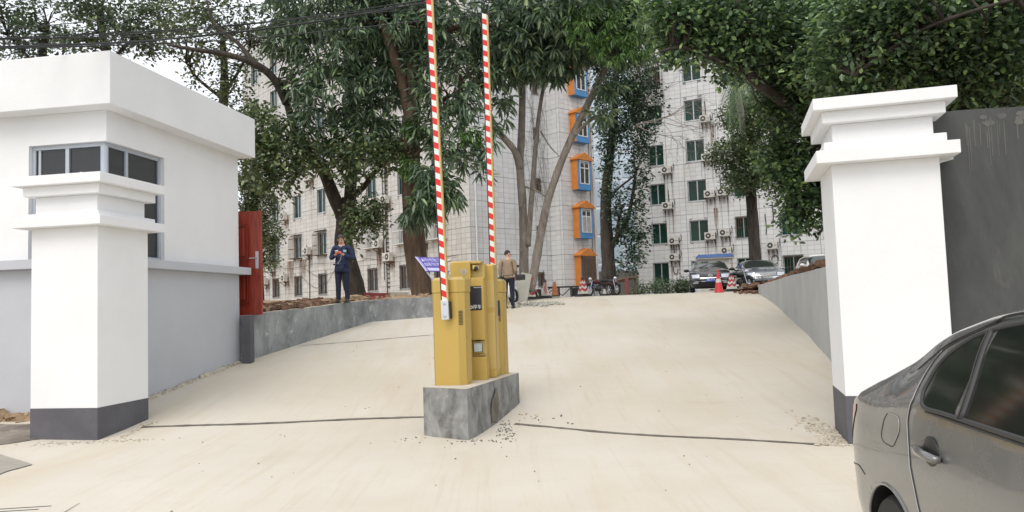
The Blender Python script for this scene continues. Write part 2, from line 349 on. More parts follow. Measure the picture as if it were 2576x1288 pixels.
M['leaf_mango'] = leaf_mat('mango_leaf', (.055, .10, .062, 1), (.155, .225, .135, 1), (.26, .35, .16, 1))
M['leaf_longan'] = leaf_mat('longan_leaf', (.052, .09, .04, 1), (.14, .19, .082, 1), (.25, .29, .13, 1))
M['leaf_bright'] = leaf_mat('bright_leaf', (.05, .115, .034, 1), (.13, .24, .065, 1), (.26, .4, .12, 1), trans=.3)
M['leaf_ficus'] = leaf_mat('ficus_leaf', (.032, .072, .034, 1), (.115, .185, .078, 1), (.27, .41, .13, 1))
M['leaf_dark'] = leaf_mat('dark_leaf', (.022, .044, .028, 1), (.056, .098, .056, 1), (.12, .19, .09, 1))
M['leaf_far'] = leaf_mat('far_leaf', (.05, .085, .05, 1), (.12, .175, .095, 1), (.22, .29, .13, 1))

def car_paint(name, col, rough=.34, metal=.55, dust=.35):
    m, nt, P, N, L = new_mat(name); tc = N('TexCoord')
    n = N('TexNoise'); n.inputs['Scale'].default_value = 1.6; n.inputs['Detail'].default_value = 8; n.inputs['Roughness'].default_value = .65; L(tc.outputs['Object'], n.inputs['Vector'])
    mr = N('MapRange'); mr.inputs[1].default_value = .3; mr.inputs[2].default_value = .75; mr.inputs[3].default_value = rough - .1; mr.inputs[4].default_value = rough + .14; L(n.outputs[0], mr.inputs[0]); L(mr.outputs[0], P.inputs['Roughness'])
    mx = N('Mix'); mx.data_type = 'RGBA'; mx.inputs[6].default_value = col; mx.inputs[7].default_value = (.24, .235, .21, 1)
    q = N('MapRange'); q.inputs[1].default_value = .45; q.inputs[2].default_value = .8; q.inputs[3].default_value = dust * .35; q.inputs[4].default_value = dust; L(n.outputs[0], q.inputs[0]); L(q.outputs[0], mx.inputs[0]); L(mx.outputs[2], P.inputs['Base Color'])
    P.inputs['Metallic'].default_value = metal; P.inputs['Coat Weight'].default_value = .9; P.inputs['Coat Roughness'].default_value = .05
    s = N('TexNoise'); s.inputs['Scale'].default_value = 900; bp = N('Bump'); bp.inputs['Strength'].default_value = .02; L(tc.outputs['Object'], s.inputs['Vector']); L(s.outputs[0], bp.inputs['Height']); L(bp.outputs[0], P.inputs['Normal'])
    return m
M['car_grey'] = car_paint('car_grey_brown_paint', (.165, .165, .163, 1), .27, .45, .16)
M['car_black'] = car_paint('car_black_paint', (.012, .012, .016, 1), .22, .3, .1)
M['car_silver'] = car_paint('car_silver_paint', (.26, .29, .32, 1), .3, .6, .15)
M['car_white'] = car_paint('car_white_paint', (.75, .75, .75, 1), .3, 0, .1)
M['car_glass'] = mat('car_glass', (.012, .014, .013, 1), .04, spec=.9, var=.3, vscale=2, coat=.5)
M['windscreen'] = mat('windscreen_glass', (.03, .038, .035, 1), .05, spec=.7, coat=.5)
M['lamp_red'] = mat('lamp_red', (.35, .012, .02, 1), .15, spec=.8, coat=.8)
M['lamp_clear'] = mat('lamp_clear', (.60, .62, .66, 1), .08, .5, coat=.8)
M['plate_blue'] = mat('plate_blue', (.02, .07, .45, 1), .4)
M['dust_trim'] = mat('rubber_trim', (.035, .035, .034, 1), .5, var=.2, vscale=5)
M['edge_highlight'] = mat('painted_highlight', (.50, .50, .48, 1), .35, .3)  # pale colour standing in for the highlight along panel gaps

# lettering: built-in font outline turned into a thin mesh
def text_mesh(txt, size, depth=.0015, name='lettering'):
    cu_ = bpy.data.curves.new('t', 'FONT'); cu_.body = txt; cu_.size = size; cu_.extrude = depth; cu_.align_x = 'CENTER'; cu_.align_y = 'CENTER'
    o = bpy.data.objects.new('t', cu_); COL.objects.link(o)
    dg = bpy.context.evaluated_depsgraph_get(); me = bpy.data.meshes.new_from_object(o.evaluated_get(dg)); me.name = name
    bpy.data.objects.remove(o); bpy.data.curves.remove(cu_); return me
def gear_mb(r, teeth=12, z0=0, z1=.003):
    mb = MB(); pts = []
    for k in range(teeth * 4):
        t = 2 * math.pi * k / (teeth * 4); rr = r if k % 4 in (0, 1) else r * .8; pts.append((rr * math.cos(t), rr * math.sin(t)))
    n = len(pts); inner = [(r * .58 * math.cos(2 * math.pi * k / n), r * .58 * math.sin(2 * math.pi * k / n)) for k in range(n)]
    for i in range(n):
        j = (i + 1) % n
        mb.quad((*pts[i], z1), (*pts[j], z1), (*inner[j], z1), (*inner[i], z1)); mb.quad((*pts[i], z0), (*pts[j], z0), (*pts[j], z1), (*pts[i], z1))
    q = r * .22
    mb.box(-q - r * .06, -q + r * .06, -r * .36, r * .36, z0, z1); mb.box(q - r * .06, q + r * .06, -r * .36, r * .36, z0, z1); mb.box(-q + r * .06, q - r * .06, -r * .06, r * .06, z0, z1)
    return mb
# ================================================================ GROUND
ZT = [(-50, -.06), (6, -.06), (8, .0), (9.5, -.04), (10.5, .07), (12, .28), (15, .66), (18, 1.03), (20, 1.28), (22, 1.54), (24, 1.72), (26, 1.80), (28, 1.825), (35, 1.88), (50, 1.98), (90, 2.1)]
_zs = np.array([lerp_tab(ZT, y) for y in np.arange(-50, 100, .25)]); _k = np.ones(9) / 9; _zs = np.convolve(np.pad(_zs, 4, mode='edge'), _k, 'valid')
def zr(y): return float(np.interp(y, np.arange(-50, 100, .25), _zs))
# retaining wall line, left and right (outer edge of the ramp)
LW_LINE = [(-14.0, 9.0), (-7.0, 10.5), (-5.45, 15.0), (-3.81, 20.0), (-.75, 21.0), (-.1, 24.0), (-.4, 26.5)]
M['damp'] = plaster_mat('damp_concrete', (.38, .35, .30, 1), (.30, .275, .235, 1), (.45, .42, .36, 1), (1, 1, 1), sc=2)
def grid_sheet(name, xs_of_y, ys, zf, matr, n=24, kind='structure', jit=0):
    v = []; f = []
    for y in ys:
        x0, x1 = xs_of_y(y)
        for i in range(n + 1):
            x = x0 + (x1 - x0) * i / n; v.append((x, y, zf(x, y) + random.uniform(-jit, jit)))
    for j in range(len(ys) - 1):
        for i in range(n): a = j * (n + 1) + i; f.append((a, a + 1, a + n + 2, a + n + 1))
    me = bpy.data.meshes.new(name); me.from_pydata(v, [], f); me.polygons.foreach_set('use_smooth', [True] * len(f)); o = link_mesh(name, me, None, matr); o['kind'] = kind; return o
big = MB(); big.quad((-900, -900, -.35), (900, -900, -.35), (900, 1500, -.35), (-900, 1500, -.35)); big.build('ground', M['asphalt'], kind='structure')
grid_sheet('ramp', lambda y: (-16, 14), list(np.arange(-8, 31.01, .5)), lambda x, y: zr(y) - .004, M['ramp'], 40)
grid_sheet('plaza', lambda y: (-45, 60), list(np.arange(31, 75, 2.0)), lambda x, y: zr(y) - .004, M['plaza'], 20)
# raised earth platform behind the left wall
def lx(y):
    P_ = [(15.0, -5.45), (20.0, -3.81), (20.6, -2.0), (21.0, -.75), (24.0, -.2), (30.0, -.6), (60.0, -.6)]
    return lerp_tab(P_, y)
def zplat(x, y): return lerp_tab([(15, 1.56), (18.8, 1.77), (20, 1.83), (24, 1.93), (45, 2.22), (70, 2.3)], y)
def zplat2(x, y):
    e = lx(y) - x; h = .10 * max(0, math.sin(x * 1.7 + y * .9)) * min(1, max(0, (e - .5) * 1.5))
    return zplat(x, y) - .03 + h * (1 if y < 30 else 0) + (random.uniform(0, .03) if y < 30 else 0)
grid_sheet('earth_platform', lambda y: (-40, lx(y) - .12), list(np.arange(15.25, 62, .35)), zplat2, M['soil'], 70)
# raised bed right of the ramp
RLINE = [(9.0, 4.30), (11.0, 4.75), (13.0, 5.42), (16.0, 6.15), (20.0, 7.0), (23.5, 7.65)]
def rxl(y): return lerp_tab(RLINE, y)
def ztr(y): return lerp_tab([(8, 1.98), (13, 2.05), (18, 2.04), (23.5, 1.93), (26, 1.86), (31, 1.84)], y)
grid_sheet('earth_bank', lambda y: (rxl(y) + .1, 24), list(np.arange(8.6, 30.5, .5)), lambda x, y: ztr(y) + .02 + .06 * math.sin(x * 2 + y), M['soil_red'], 24, jit=.04)

def wall_run(name, line, zb, zt, th, matr, label, cat, n=8, top=None, side=1):
    """plastered wall following a plan line; th to the side away from the ramp; a cap sheet is a part"""
    pts = []
    for (a, b) in zip(line, line[1:]):
        for k in range(n): t = k / n; pts.append((a[0] + (b[0] - a[0]) * t, a[1] + (b[1] - a[1]) * t))
    pts.append(line[-1]); mb = MB(); tb = MB(); V = []
    for i, p in enumerate(pts):
        q0 = Vector(pts[max(i - 1, 0)]); q1 = Vector(pts[min(i + 1, len(pts) - 1)]); d = (q1 - q0).normalized(); nr = Vector((-d.y, d.x)) * side
        j = random.uniform(-.008, .008)
        V.append((Vector((p[0] + nr.x * j, p[1] + nr.y * j)), Vector(p) + nr * th, zb(p[1]), zt(p[1]) + random.uniform(-.006, .006)))
    for a, b in zip(V, V[1:]):
        m0 = (a[2] + a[3]) / 2; m1 = (b[2] + b[3]) / 2
        mb.quad((*a[0], a[2]), (*b[0], b[2]), (*b[0], b[3]), (*a[0], a[3])); mb.quad((*b[1], b[2]), (*a[1], a[2]), (*a[1], a[3]), (*b[1], b[3]))
        tb.quad((*a[0], a[3] + .001), (*b[0], b[3] + .001), (*b[1], b[3] + .001), (*a[1], a[3] + .001))
    for e in (V[0], V[-1]): mb.quad((*e[0], e[2]), (*e[1], e[2]), (*e[1], e[3]), (*e[0], e[3]))
    r = empty(name, (0, 0, 0), 0, label, cat); mb.build('wall_face', matr, r); tb.build('coping', top or matr, r); return r
wall_run('retaining_wall', [(-5.36, 15.0), (-3.81, 20.0), (-.75, 21.0)], lambda y: zr(y) - .3, lambda y: lerp_tab([(15, 1.565), (20, 1.855), (21, 1.92)], y), .28, M['retain'],
         'long grey plastered retaining wall with white smears left of the ramp', 'retaining wall', 14, M['wall_coping'])
wall_run('retaining_wall', [(4.25, 8.9), (4.75, 11.0), (5.42, 13.0), (6.15, 16.0), (7.0, 20.0), (7.65, 23.6)], lambda y: zr(y) - .3, lambda y: ztr(y) + .03, .22, M['retain_right'],
         'smooth pale grey retaining wall curving up the right side of the ramp', 'retaining wall', 8, M['wall_coping'], side=-1)
# short dark painted pier at the wall end by the house
mb = MB(); mb.box(-.09, .09, -.08, .08, -.98, .02); o = mb.build('wall_pier', M['plinth_paint'], None, bevel=.01); o.location = (-5.235, 14.90, 1.55); o.rotation_euler.z = -.16; tagp(o, 'short dark grey pier between the white house corner and the plastered wall', 'pier')

# rubble along the left wall and on the right bank
def rubble(name, pts, matr, label, cat='rubble', size=(.03, .11), flat=.6, kind='stuff'):
    mb = MB()
    for (x, y, z) in pts:
        s = random.uniform(*size); M_ = Matrix.Translation((x, y, z)) @ Matrix.Rotation(random.uniform(0, 6.3), 4, 'Z') @ Matrix.Rotation(random.uniform(-.5, .5), 4, 'X')
        i0 = len(mb.v); a = s * random.uniform(.7, 1.8); b = s * random.uniform(.6, 1.1); c = s * flat * random.uniform(.6, 1.2); j = lambda: random.uniform(.6, 1.15)
        mb.v += [(-a * j(), -b * j(), -c), (a * j(), -b * j(), -c), (a * j(), b * j(), -c), (-a * j(), b * j(), -c), (-a * .7 * j(), -b * .7 * j(), c * j()), (a * .7 * j(), -b * .7 * j(), c * j()), (a * .7 * j(), b * .7 * j(), c * j()), (-a * .7 * j(), b * .7 * j(), c * j())]
        mb.f += [tuple(i0 + i for i in q) for q in ((0, 3, 2, 1), (4, 5, 6, 7), (0, 1, 5, 4), (1, 2, 6, 5), (2, 3, 7, 6), (3, 0, 4, 7))]; mb.xf(M_, i0)
    o = mb.build(name, matr, kind=kind); return tagp(o, label, cat)
pts = []
for _ in range(900):
    y = random.uniform(15.4, 21.5); e = random.expovariate(1 / .5); x = lx(min(y, 20)) - .38 - e; pts.append((x, y, zplat(x, y) + random.uniform(0, .10) * math.exp(-e)))
rubble('rubble_strip', pts, M['soil'], 'loose brown rubble and clods lying along the top of the left retaining wall')
pts = []
for _ in range(700):
    y = random.uniform(16.5, 18.9); e = random.gauss(0, .18); x = lx(y) - .62 + e; pts.append((x, y, zplat(x, y) + .08 * random.random() + .07 * (1 - min(1, abs(e) / .3))))
rubble('earth_mound', pts, M['soil_red'], 'darker brown heap of clods at the wall edge left of the man in uniform', size=(.03, .09))
pts = []
for _ in range(1500):
    y = random.uniform(9, 24.5); e = random.expovariate(1 / .55); x = rxl(min(y, 23.6)) + .26 + e + (max(0, y - 23.6) * -.5)
    hh = lerp_tab([(9, .12), (13, .20), (17, .16), (21, .10), (24.5, .06)], y); pts.append((x, y, ztr(y) + .02 + hh * random.random() * (1.2 - min(1, e * .5))))
rubble('red_earth_heap', pts, M['soil_red'], 'red brown earth clods and roots heaped on top of the right retaining wall', size=(.03, .12))
rubble('rubble_tongue', [(random.gauss(7.7, .22), random.gauss(24.4, .35), zr(24.3) + random.uniform(.0, .07)) for _ in range(160)], M['soil_red'], 'tongue of broken earth spilling onto the ramp at the far end of the right wall', size=(.02, .07))
rubble('plank_pile', [(random.uniform(-4.3, -1.3), random.uniform(21.3, 23), zplat(0, 22) + random.uniform(.0, .10)) for _ in range(150)], M['soil'], 'scattered debris on the ground at the foot of the thick brown tree', size=(.03, .09))
for (x0, y0, a, l_) in ((-3.9, 21.6, .15, .75), (-3.35, 21.9, -.1, .6)):
    mb = MB(); mb.box(-l_ / 2, l_ / 2, -.12, .12, 0, .05); mb.box(-l_ / 2, l_ / 2, .1, .13, .05, .16); o = mb.build('wood_panel', M['red_wood'] if l_ > .7 else M['board'], None); o.location = (x0, y0, zplat(0, y0) + .02); o.rotation_euler = (.25, .05, a)
    tagp(o, 'flat reddish wooden panel lying behind the wall' if l_ > .7 else 'pale board lying behind the wall right of the reddish panel', 'panel')
# gravel by barrier island and pillars
def scatter(cx, cy, sx, sy, n): return [(x, y, zr(y) + .004) for x, y in ((random.gauss(cx, sx), random.gauss(cy, sy)) for _ in range(n))]
rubble('gravel', scatter(-.15, 9.75, .07, .40, 80) + scatter(-.5, 9.15, .22, .06, 30) + scatter(.25, 10.25, .22, .18, 26) + scatter(-1.3, 9.4, .15, .10, 10), M['joint'], 'small dark crumbs of mortar scattered around the foot of the concrete island', 'gravel', size=(.004, .012))
rubble('gravel', scatter(3.62, 9.0, .10, .4, 200) + scatter(3.5, 8.35, .12, .12, 60), M['wall_coping'], 'pale stone chips along the foot of the right pillar', 'gravel', size=(.008, .03), flat=.4)
rubble('gravel', scatter(-5.6, 9.86, .4, .05, 110) + scatter(-5.2, 10.4, .04, .3, 50), M['wall_coping'], 'pale plaster crumbs in front of the left pillar', 'gravel', size=(.005, .015), flat=.4)
rubble('gravel', [(random.uniform(-5, 4.5), random.uniform(4, 20), 0) for _ in range(0)] + [(x, y, zr(y) + .002) for x, y in ((random.uniform(-4.5, 3.4), random.uniform(4, 17)) for _ in range(70))], M['joint'], 'a few stray specks of grit spread over the pale ramp', 'gravel', size=(.003, .008))
rubble('gravel', [(x, y, zr(y) + .03) for x, y in ((random.gauss(.75, .32), random.gauss(22.6, .35)) for _ in range(160))], M['board'], 'low patch of pale gravel under the leaning board near the grey tree', 'gravel', size=(.02, .05))

# wavy mortar joints across the ramp: raised sheets 4 mm proud
def joint(name, a, b, w, label, n=40, amp=.02):
    mb = MB(); a = Vector(a); b = Vector(b); d = (b - a).normalized(); nr = Vector((-d.y, d.x)); prev = None
    for i in range(n + 1):
        t = i / n; c = a.lerp(b, t) + nr * (amp * math.sin(t * 9 + 1) + random.uniform(-.006, .006)); ww = w * random.uniform(.6, 1.2) / 2
        cur = (c - nr * ww, c + nr * ww)
        if prev:
            P4 = [prev[0], cur[0], cur[1], prev[1]]; mb.quad(*[(p.x, p.y, zr(p.y) + .004) for p in P4])
        prev = cur
    o = mb.build(name, M['joint'], kind='structure'); o['label'] = label; return o
joint('ramp_joint', (-5.2, 10.55), (-1.15, 10.6), .075, 'dark mortar joint between the left pillar and the island')
joint('ramp_joint', (-.05, 10.05), (3.35, 8.25), .085, 'dark mortar joint between the island and the right pillar', amp=.03)
joint('ramp_joint', (-4.75, 16.6), (-1.6, 17.6), .035, 'thin cracked joint across the upper ramp')
# street dirt and drain at far left
mb = MB(); ring = []
for k in range(40):
    t = 2 * math.pi * k / 40; r = 1 + .18 * math.sin(3 * t + .5) + random.uniform(-.05, .05); ring.append((-7.5 + 1.5 * r * math.cos(t), 10.35 + .75 * r * math.sin(t)))
mb.poly([(x, y, zr(y) + .004) for x, y in ring]); mb.build('dirt_patch', M['dirt_patch'], kind='structure')
mb = MB(); ring = []
for px_, py_ in ((-150, 1118), (-40, 1124), (10, 1136), (48, 1146), (82, 1156), (52, 1164), (20, 1172), (-10, 1184), (-60, 1196), (-150, 1216)):
    d_ = cf + cr * ((px_ - 1288) / FPX) + cu * ((644 - py_) / FPX); q_ = Vector((0, 0, CAM_H)) + d_ * ((.04 - CAM_H) / d_.z); ring.append((q_.x, q_.y))
mb.poly([(x, y, zr(y) + .006) for x, y in ring]); mb.build('damp_patch', M['damp'], kind='structure')
dr = empty('drain_grate', (-4.45, 6.55, zr(6.55)), .12, 'concrete drain cover with parallel slots at the lower left of the street', 'drain')
mb = MB(); mb.box(-.55, .55, -.25, .25, -.002, .010); mb.build('cover', M['ramp'], dr)
for k in range(5):
    mb = MB(); mb.box(-.50 + k * .05, .10 + k * .06, -.20 + k * .095, -.18 + k * .095, .009, .0125); mb.build('slot', M['dark_metal'], dr)
lf = MB()
for s in (-1, 1): lf.quad((0, 0, .01), (.10, s * .06, .05), (.2, 0, .02), (.10, 0, .0))
o = lf.build('fallen_leaf', M['yellow_leaf']); p = at(22, 1276, 5.95); o.location = (p.x, p.y, zr(p.y) + .01); o.rotation_euler.z = 1.1; tagp(o, 'curled yellow leaf on the street at the lower left corner', 'leaf')

# ================================================================ GATE PILLARS
def pillar(name, F, d, w, dp, zb, h, prof, label, plinth):
    """F front inner corner; d depth direction; w frontal width to the side sx; prof: list (z0,z1,overhang)"""
    r = empty(name, (F[0], F[1], 0), 0, label, 'pillar'); d = Vector(d).normalized(); rt = Vector((d.y, -d.x))
    def blk(nm, z0, z1, ov, m_, bev=.006):
        mb = MB(); x0, x1 = (-w[0] - ov, w[1] + ov); y0, y1 = -ov, dp + ov
        pts = [rt * x0 + d * y0, rt * x1 + d * y0, rt * x1 + d * y1, rt * x0 + d * y1]
        mb.prism([(p.x, p.y) for p in pts], z0, z1); return mb.build(nm, m_, r, bevel=bev)
    blk('plinth', zb - .3, plinth, .003, M['plinth_paint']); blk('shaft', plinth, prof[0][0], 0, M['white_paint'])
    for (z0, z1, ov) in prof: blk('cap_moulding' if ov > 0 else 'cap_frieze', z0, z1, ov, M['white_paint'], .008)
    return r
profL = [(2.84, 2.965, .165), (2.965, 3.03, .07), (3.03, 3.27, -.03), (3.27, 3.40, .075), (3.40, 3.53, .17)]
pl = pillar('gate_pillar', (-5.485, 9.97), (.17, .985), (1.0, 0), 1.03, -.06, 3.5, profL, 'white gate pillar with stepped cap and dark plinth in front of the guard house', .44)
mb = MB(); mb.lathe([(.018, 0), (.018, .1)]); o = mb.build('pipe_stub', M['pipe_white'], pl); o.location = (-.42, .35, 3.53)
profR = [(3.01, 3.15, .165), (3.15, 3.25, .07), (3.25, 3.46, -.03), (3.46, 3.59, .075), (3.59, 3.72, .17)]
RD = Vector((.275, .961)); RR = Vector((.961, -.275)); FR = Vector((3.53, 8.2))
pr_ = pillar('gate_pillar', (3.53, 8.2), (.275, .961), (0, 1.06), 1.05, 0, 3.7, profR, 'white gate pillar with stepped cap beside the dark plaster wall and grey car', .50)
mb = MB(); c = FR + RR * .62 + RD * .3 - FR
mb.tube([(c.x, c.y, 3.71), (c.x + .01, c.y, 3.80), (c.x + .05, c.y - .01, 3.85), (c.x + .10, c.y - .03, 3.84), (c.x + .09, c.y - .03, 3.79)], .008, 6); mb.build('wire_hook', M['rust_metal'], pr_)
# dark plaster wall right of the pillar
r = empty('boundary_wall', (*(FR + RR * 1.06 + RD * .36), 0), math.atan2(RR.y, RR.x), 'tall dark grey plastered boundary wall right of the right gate pillar', 'boundary wall')
mb = MB(); n = 30
for i in range(n):
    x0, x1 = 8.0 * i / n, 8.0 * (i + 1) / n; zt0 = 3.55 + .012 * math.sin(x0 * 5) ; zt1 = 3.55 + .012 * math.sin(x1 * 5)
    mb.quad((x0, 0, -.3), (x1, 0, -.3), (x1, 0, zt1), (x0, 0, zt0)); mb.quad((x0, 0, zt0), (x1, 0, zt1), (x1, .24, zt1), (x0, .24, zt0)); mb.quad((x1, .24, -.3), (x0, .24, -.3), (x0, .24, zt0), (x1, .24, zt1))
mb.build('wall_face', M['dark_wall'], r)
def drips():
    mb = MB(); random.seed(3)
    for (xa, xb, n_) in ((.25, .75, 12), (.85, 1.0, 4)):
        for k in range(n_):
            x = random.uniform(xa, xb); z = 3.42 + random.uniform(-.06, .04); l_ = random.uniform(.08, .55); w = random.uniform(.003, .008)
            mb.quad((x - w, -.003, z - l_), (x + w * .3, -.003, z - l_), (x + w, -.003, z), (x - w, -.003, z))
        for k in range(7):
            x = random.uniform(xa, xb); z = 3.42 + random.uniform(-.05, .05); s = random.uniform(.01, .035); mb.poly([(x + s * math.cos(a) * 1.5, -.0035 - k * .0002, z + s * math.sin(a)) for a in (0, 1, 2.2, 3.3, 4.4, 5.4)])
    return mb
drips().build('plaster_drips', plaster_mat('drip_plaster', (.14, .137, .125, 1), (.09, .09, .085, 1), (.165, .16, .15, 1), sc=9), r)
mb = MB(); mb.tube([(-.02, -.03, 2.98), (.20, -.10, 3.03)], .018, 8); mb.build('pipe_stub', M['white_paint'], r, smooth=True)

# ================================================================ GUARD HOUSE
HD = Vector((.156, .988)).normalized(); HR = Vector((HD.y, -HD.x))        # depth and right directions
house = empty('guard_house', (-5.435, 15.0, 0), math.atan2(HR.y, HR.x), 'white guard house with deep flat roof fascia and a grey painted base', 'guard house')
# local frame: x along HR (0 = right wall plane, house extends to -x), y along HD (0 = far end, front at -3.55)
YF = -3.85; XL = -7.5
def hb(nm, a, m_, bev=.006): mb = MB(); mb.box(*a); return mb.build(nm, m_, house, bevel=bev)
hb('base_wall', (XL, 0, YF, 0, -.3, 2.38), M['grey_paint'])
WX0, WX1 = -1.31, 0; WYE = YF + 1.43; WZ0, WZ1 = 2.52, 4.27
# upper walls around the corner window opening
hb('upper_wall', (XL, WX0, YF + .004, YF + .2, 2.385, 4.76), M['white_paint'], 0)
hb('upper_wall', (WX0, 0, YF + .004, YF + .2, WZ1, 4.738), M['white_paint'], 0)
hb('upper_wall', (-.2, -.004, YF + .2, WYE, WZ1 + .001, 4.737), M['white_paint'], 0)
hb('upper_wall', (-.2, -.004, WYE, -.002, 2.385, 4.756), M['white_paint'], 0)
hb('upper_wall', (XL, -.2, -.2, -.003, 2.385, 4.755), M['white_paint'], 0)
hb('ledge', (XL, .17, YF - .17, .17, 2.38, 2.52), M['grey_paint'])
hb('roof_fascia', (XL, .29, YF - .30, .16, 4.74, 5.53), M['white_paint'], .012)
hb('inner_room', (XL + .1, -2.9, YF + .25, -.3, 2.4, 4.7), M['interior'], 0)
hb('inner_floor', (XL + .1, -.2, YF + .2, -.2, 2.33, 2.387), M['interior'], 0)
wn = empty('corner_window', (0, 0, 0)); wn.parent = house
fr = MB()
yf = YF + .07; xr = -.07
for z in (WZ0 + .03, WZ1 - .03): fr.box(WX0, xr, yf, yf + .07, z - .03, z + .03); fr.box(xr - .07, xr, yf + .07, WYE, z - .03, z + .03)
for x in (WX0 + .03, WX0 + .60): fr.box(x - .03, x + .03, yf - .001, yf + .071, WZ0 + .06, WZ1 - .06)
for y in (WYE - .03, yf + .50): fr.box(xr - .071, xr + .001, y - .03, y + .03, WZ0 + .06, WZ1 - .06)
fr.box(WX0 + .10, WX0 + .14, yf + .01, yf + .06, WZ0 + .06, WZ1 - .06)
fr.build('frame', M['alu_white'], wn, bevel=.004)
mb = MB(); mb.lathe([(.055, WZ0 + .05), (.055, WZ1 - .05)], (xr - .04, yf + .04, 0), 16); mb.build('corner_post', M['alu_white'], wn, smooth=True)
def pane_mat():
    m, nt, P, N, L = new_mat('window_glass'); P.inputs['Base Color'].default_value = (.05, .052, .055, 1); P.inputs['Roughness'].default_value = .03; P.inputs['Specular IOR Level'].default_value = .7
    tr = N('BsdfTransparent'); tr.inputs[0].default_value = (.75, .77, .78, 1); ms = N('MixShader'); ms.inputs[0].default_value = .45; L(P.outputs[0], ms.inputs[1]); L(tr.outputs[0], ms.inputs[2]); L(ms.outputs[0], nt.nodes['Material Output'].inputs[0]); return m
M['pane'] = pane_mat()
for (a, b) in ((WX0 + .06, WX0 + .57), (WX0 + .63, xr - .08)): mb = MB(); mb.box(a, b, yf + .03, yf + .036, WZ0 + .06, WZ1 - .06); mb.build('pane', M['pane'], wn)
for (a, b) in ((yf + .08, yf + .47), (yf + .53, WYE - .06)): mb = MB(); mb.box(xr - .036, xr - .03, a, b, WZ0 + .06, WZ1 - .06); mb.build('pane', M['pane'], wn)
for (a, b) in (((WX0 - .0, WX0 + .0), 0),): pass
# curtain folds inside the left panes
mb = MB(); n = 60
for i in range(n): x0 = -2.2 + 1.75 * i / n; x1 = -2.2 + 1.75 * (i + 1) / n; f_ = lambda x: YF + .45 + .025 * math.sin(x * 70); mb.quad((x0, f_(x0), 2.6), (x1, f_(x1), 2.6), (x1, f_(x1), 4.25), (x0, f_(x0), 4.25))
mb.build('curtain', mat('curtain_cloth', (.30, .27, .25, 1), .9, var=.2, vscale=8), house, smooth='all')
# broken curb under the front wall and at the right foot
crb = [(x, YF - .03 + random.uniform(-.03, .03)) for x in np.linspace(-6, -.05, 130)] + [(.02 + random.uniform(0, .03), y) for y in np.linspace(YF, -.1, 90)]
mbp = []
for (x, y) in crb:
    w_ = Vector((-5.435, 15.0)) + HR * x + HD * y; mbp.append((w_.x, w_.y, zr(w_.y) + random.uniform(-.01, .03)))
rubble('mortar_seam', mbp, M['wall_coping'], 'rough broken mortar seam along the foot of the guard house walls', 'rubble', size=(.02, .05), flat=.7)
pts = [(-6.25 - random.random() * 2.2, 11.28 + random.uniform(-.12, .06) + 0, zr(11.2) - .12 + random.uniform(-.05, .17)) for _ in range(260)]
rubble('broken_curb', pts, M['soil'], 'crumbling stone footing between the left pillar and the edge of the photo', 'rubble', size=(.04, .12))

# open mahogany door behind the house corner
dp_ = Vector((-5.435, 15.0)) + HD * .24 + HR * -.59
door = empty('red_door', (dp_.x, dp_.y, 1.575), math.atan2(HR.y, HR.x) , 'open reddish brown panelled door with a steel lever handle at the back corner of the guard house', 'door')
mb = MB(); mb.box(0, .94, 0, .06, 0, 2.10); mb.build('door_leaf', M['door'], door, bevel=.004)
for (x0, x1, z0, z1) in ((.12, .70, 1.08, 1.86), (.12, .70, .20, .90)):
    for k, (ins, pz) in enumerate(((0, .02), (.035, .036), (.11, .03))):
        mb = MB(); a = ins; w = .022 if k < 2 else .0
        if k < 2:
            mb.box(x0 + a, x1 - a, -pz, 0, z0 + a, z0 + a + w); mb.box(x0 + a, x1 - a, -pz, 0, z1 - a - w, z1 - a); mb.box(x0 + a, x0 + a + w, -pz, 0, z0 + a + w, z1 - a - w); mb.box(x1 - a - w, x1 - a, -pz, 0, z0 + a + w, z1 - a - w)
            mb.build('moulding', M['door'], door, bevel=.005)
        else:
            mb.box(x0 + a, x1 - a, -pz, 0, z0 + a, z1 - a); mb.build('raised_panel', M['door'], door, bevel=.012)
hd = MB(); hd.box(.815, .885, -.008, 0, .93, 1.28); ho = hd.build('handle_plate', M['steel'], door, bevel=.004)
mb = MB(); mb.tube([(.85, -.008, 1.14), (.85, -.05, 1.14), (.71, -.055, 1.14)], .012, 8); mb.build('lever', M['chrome'], ho, smooth=True)
mb = MB(); mb.lathe([(.022, 0), (.022, .02)], (.85, -.02, 1.23), 12, 'y'); mb.build('lock_cylinder', M['chrome'], ho, smooth=True)

# ================================================================ ISLAND, BARRIERS, KIOSK
isl = empty('concrete_island', (0, 0, 0), 0, 'rough grey concrete island carrying the golden barrier cabinets', 'traffic island')
IT = .60
ip = [(-1.18, 9.62), (-.60, 9.24), (.04, 11.2), (-.52, 11.55)]
def rough_side(a, b, z0a, z0b, n=10, m_=6):
    mb = MB(); a = Vector(a); b = Vector(b); d = (b - a).normalized(); nr = Vector((d.y, -d.x)); rows = []
    for j in range(m_ + 1):
        row = []
        for i in range(n + 1):
            t = i / n; p = a.lerp(b, t); z0 = z0a + (z0b - z0a) * t; z = z0 + (IT - z0) * j / m_; k = random.uniform(-.008, .008) if 0 < i < n and j < m_ else 0
            k += .015 * (1 - j / m_) if 0 < i < n else 0; row.append((p.x + nr.x * k, p.y + nr.y * k, z))
        rows.append(row)
    for j in range(m_):
        for i in range(n): mb.quad(rows[j][i], rows[j][i + 1], rows[j + 1][i + 1], rows[j + 1][i])
    return mb
for i in range(4):
    a, b = ip[i], ip[(i + 1) % 4]; rough_side(a, b, zr(a[1]) - .08, zr(b[1]) - .08, 14, 8).build('side_face', M['island'], isl, smooth='all')
mb = MB(); mb.poly([(x, y, IT + .001) for x, y in ip]); mb.build('top_slab', M['island_top'], isl)
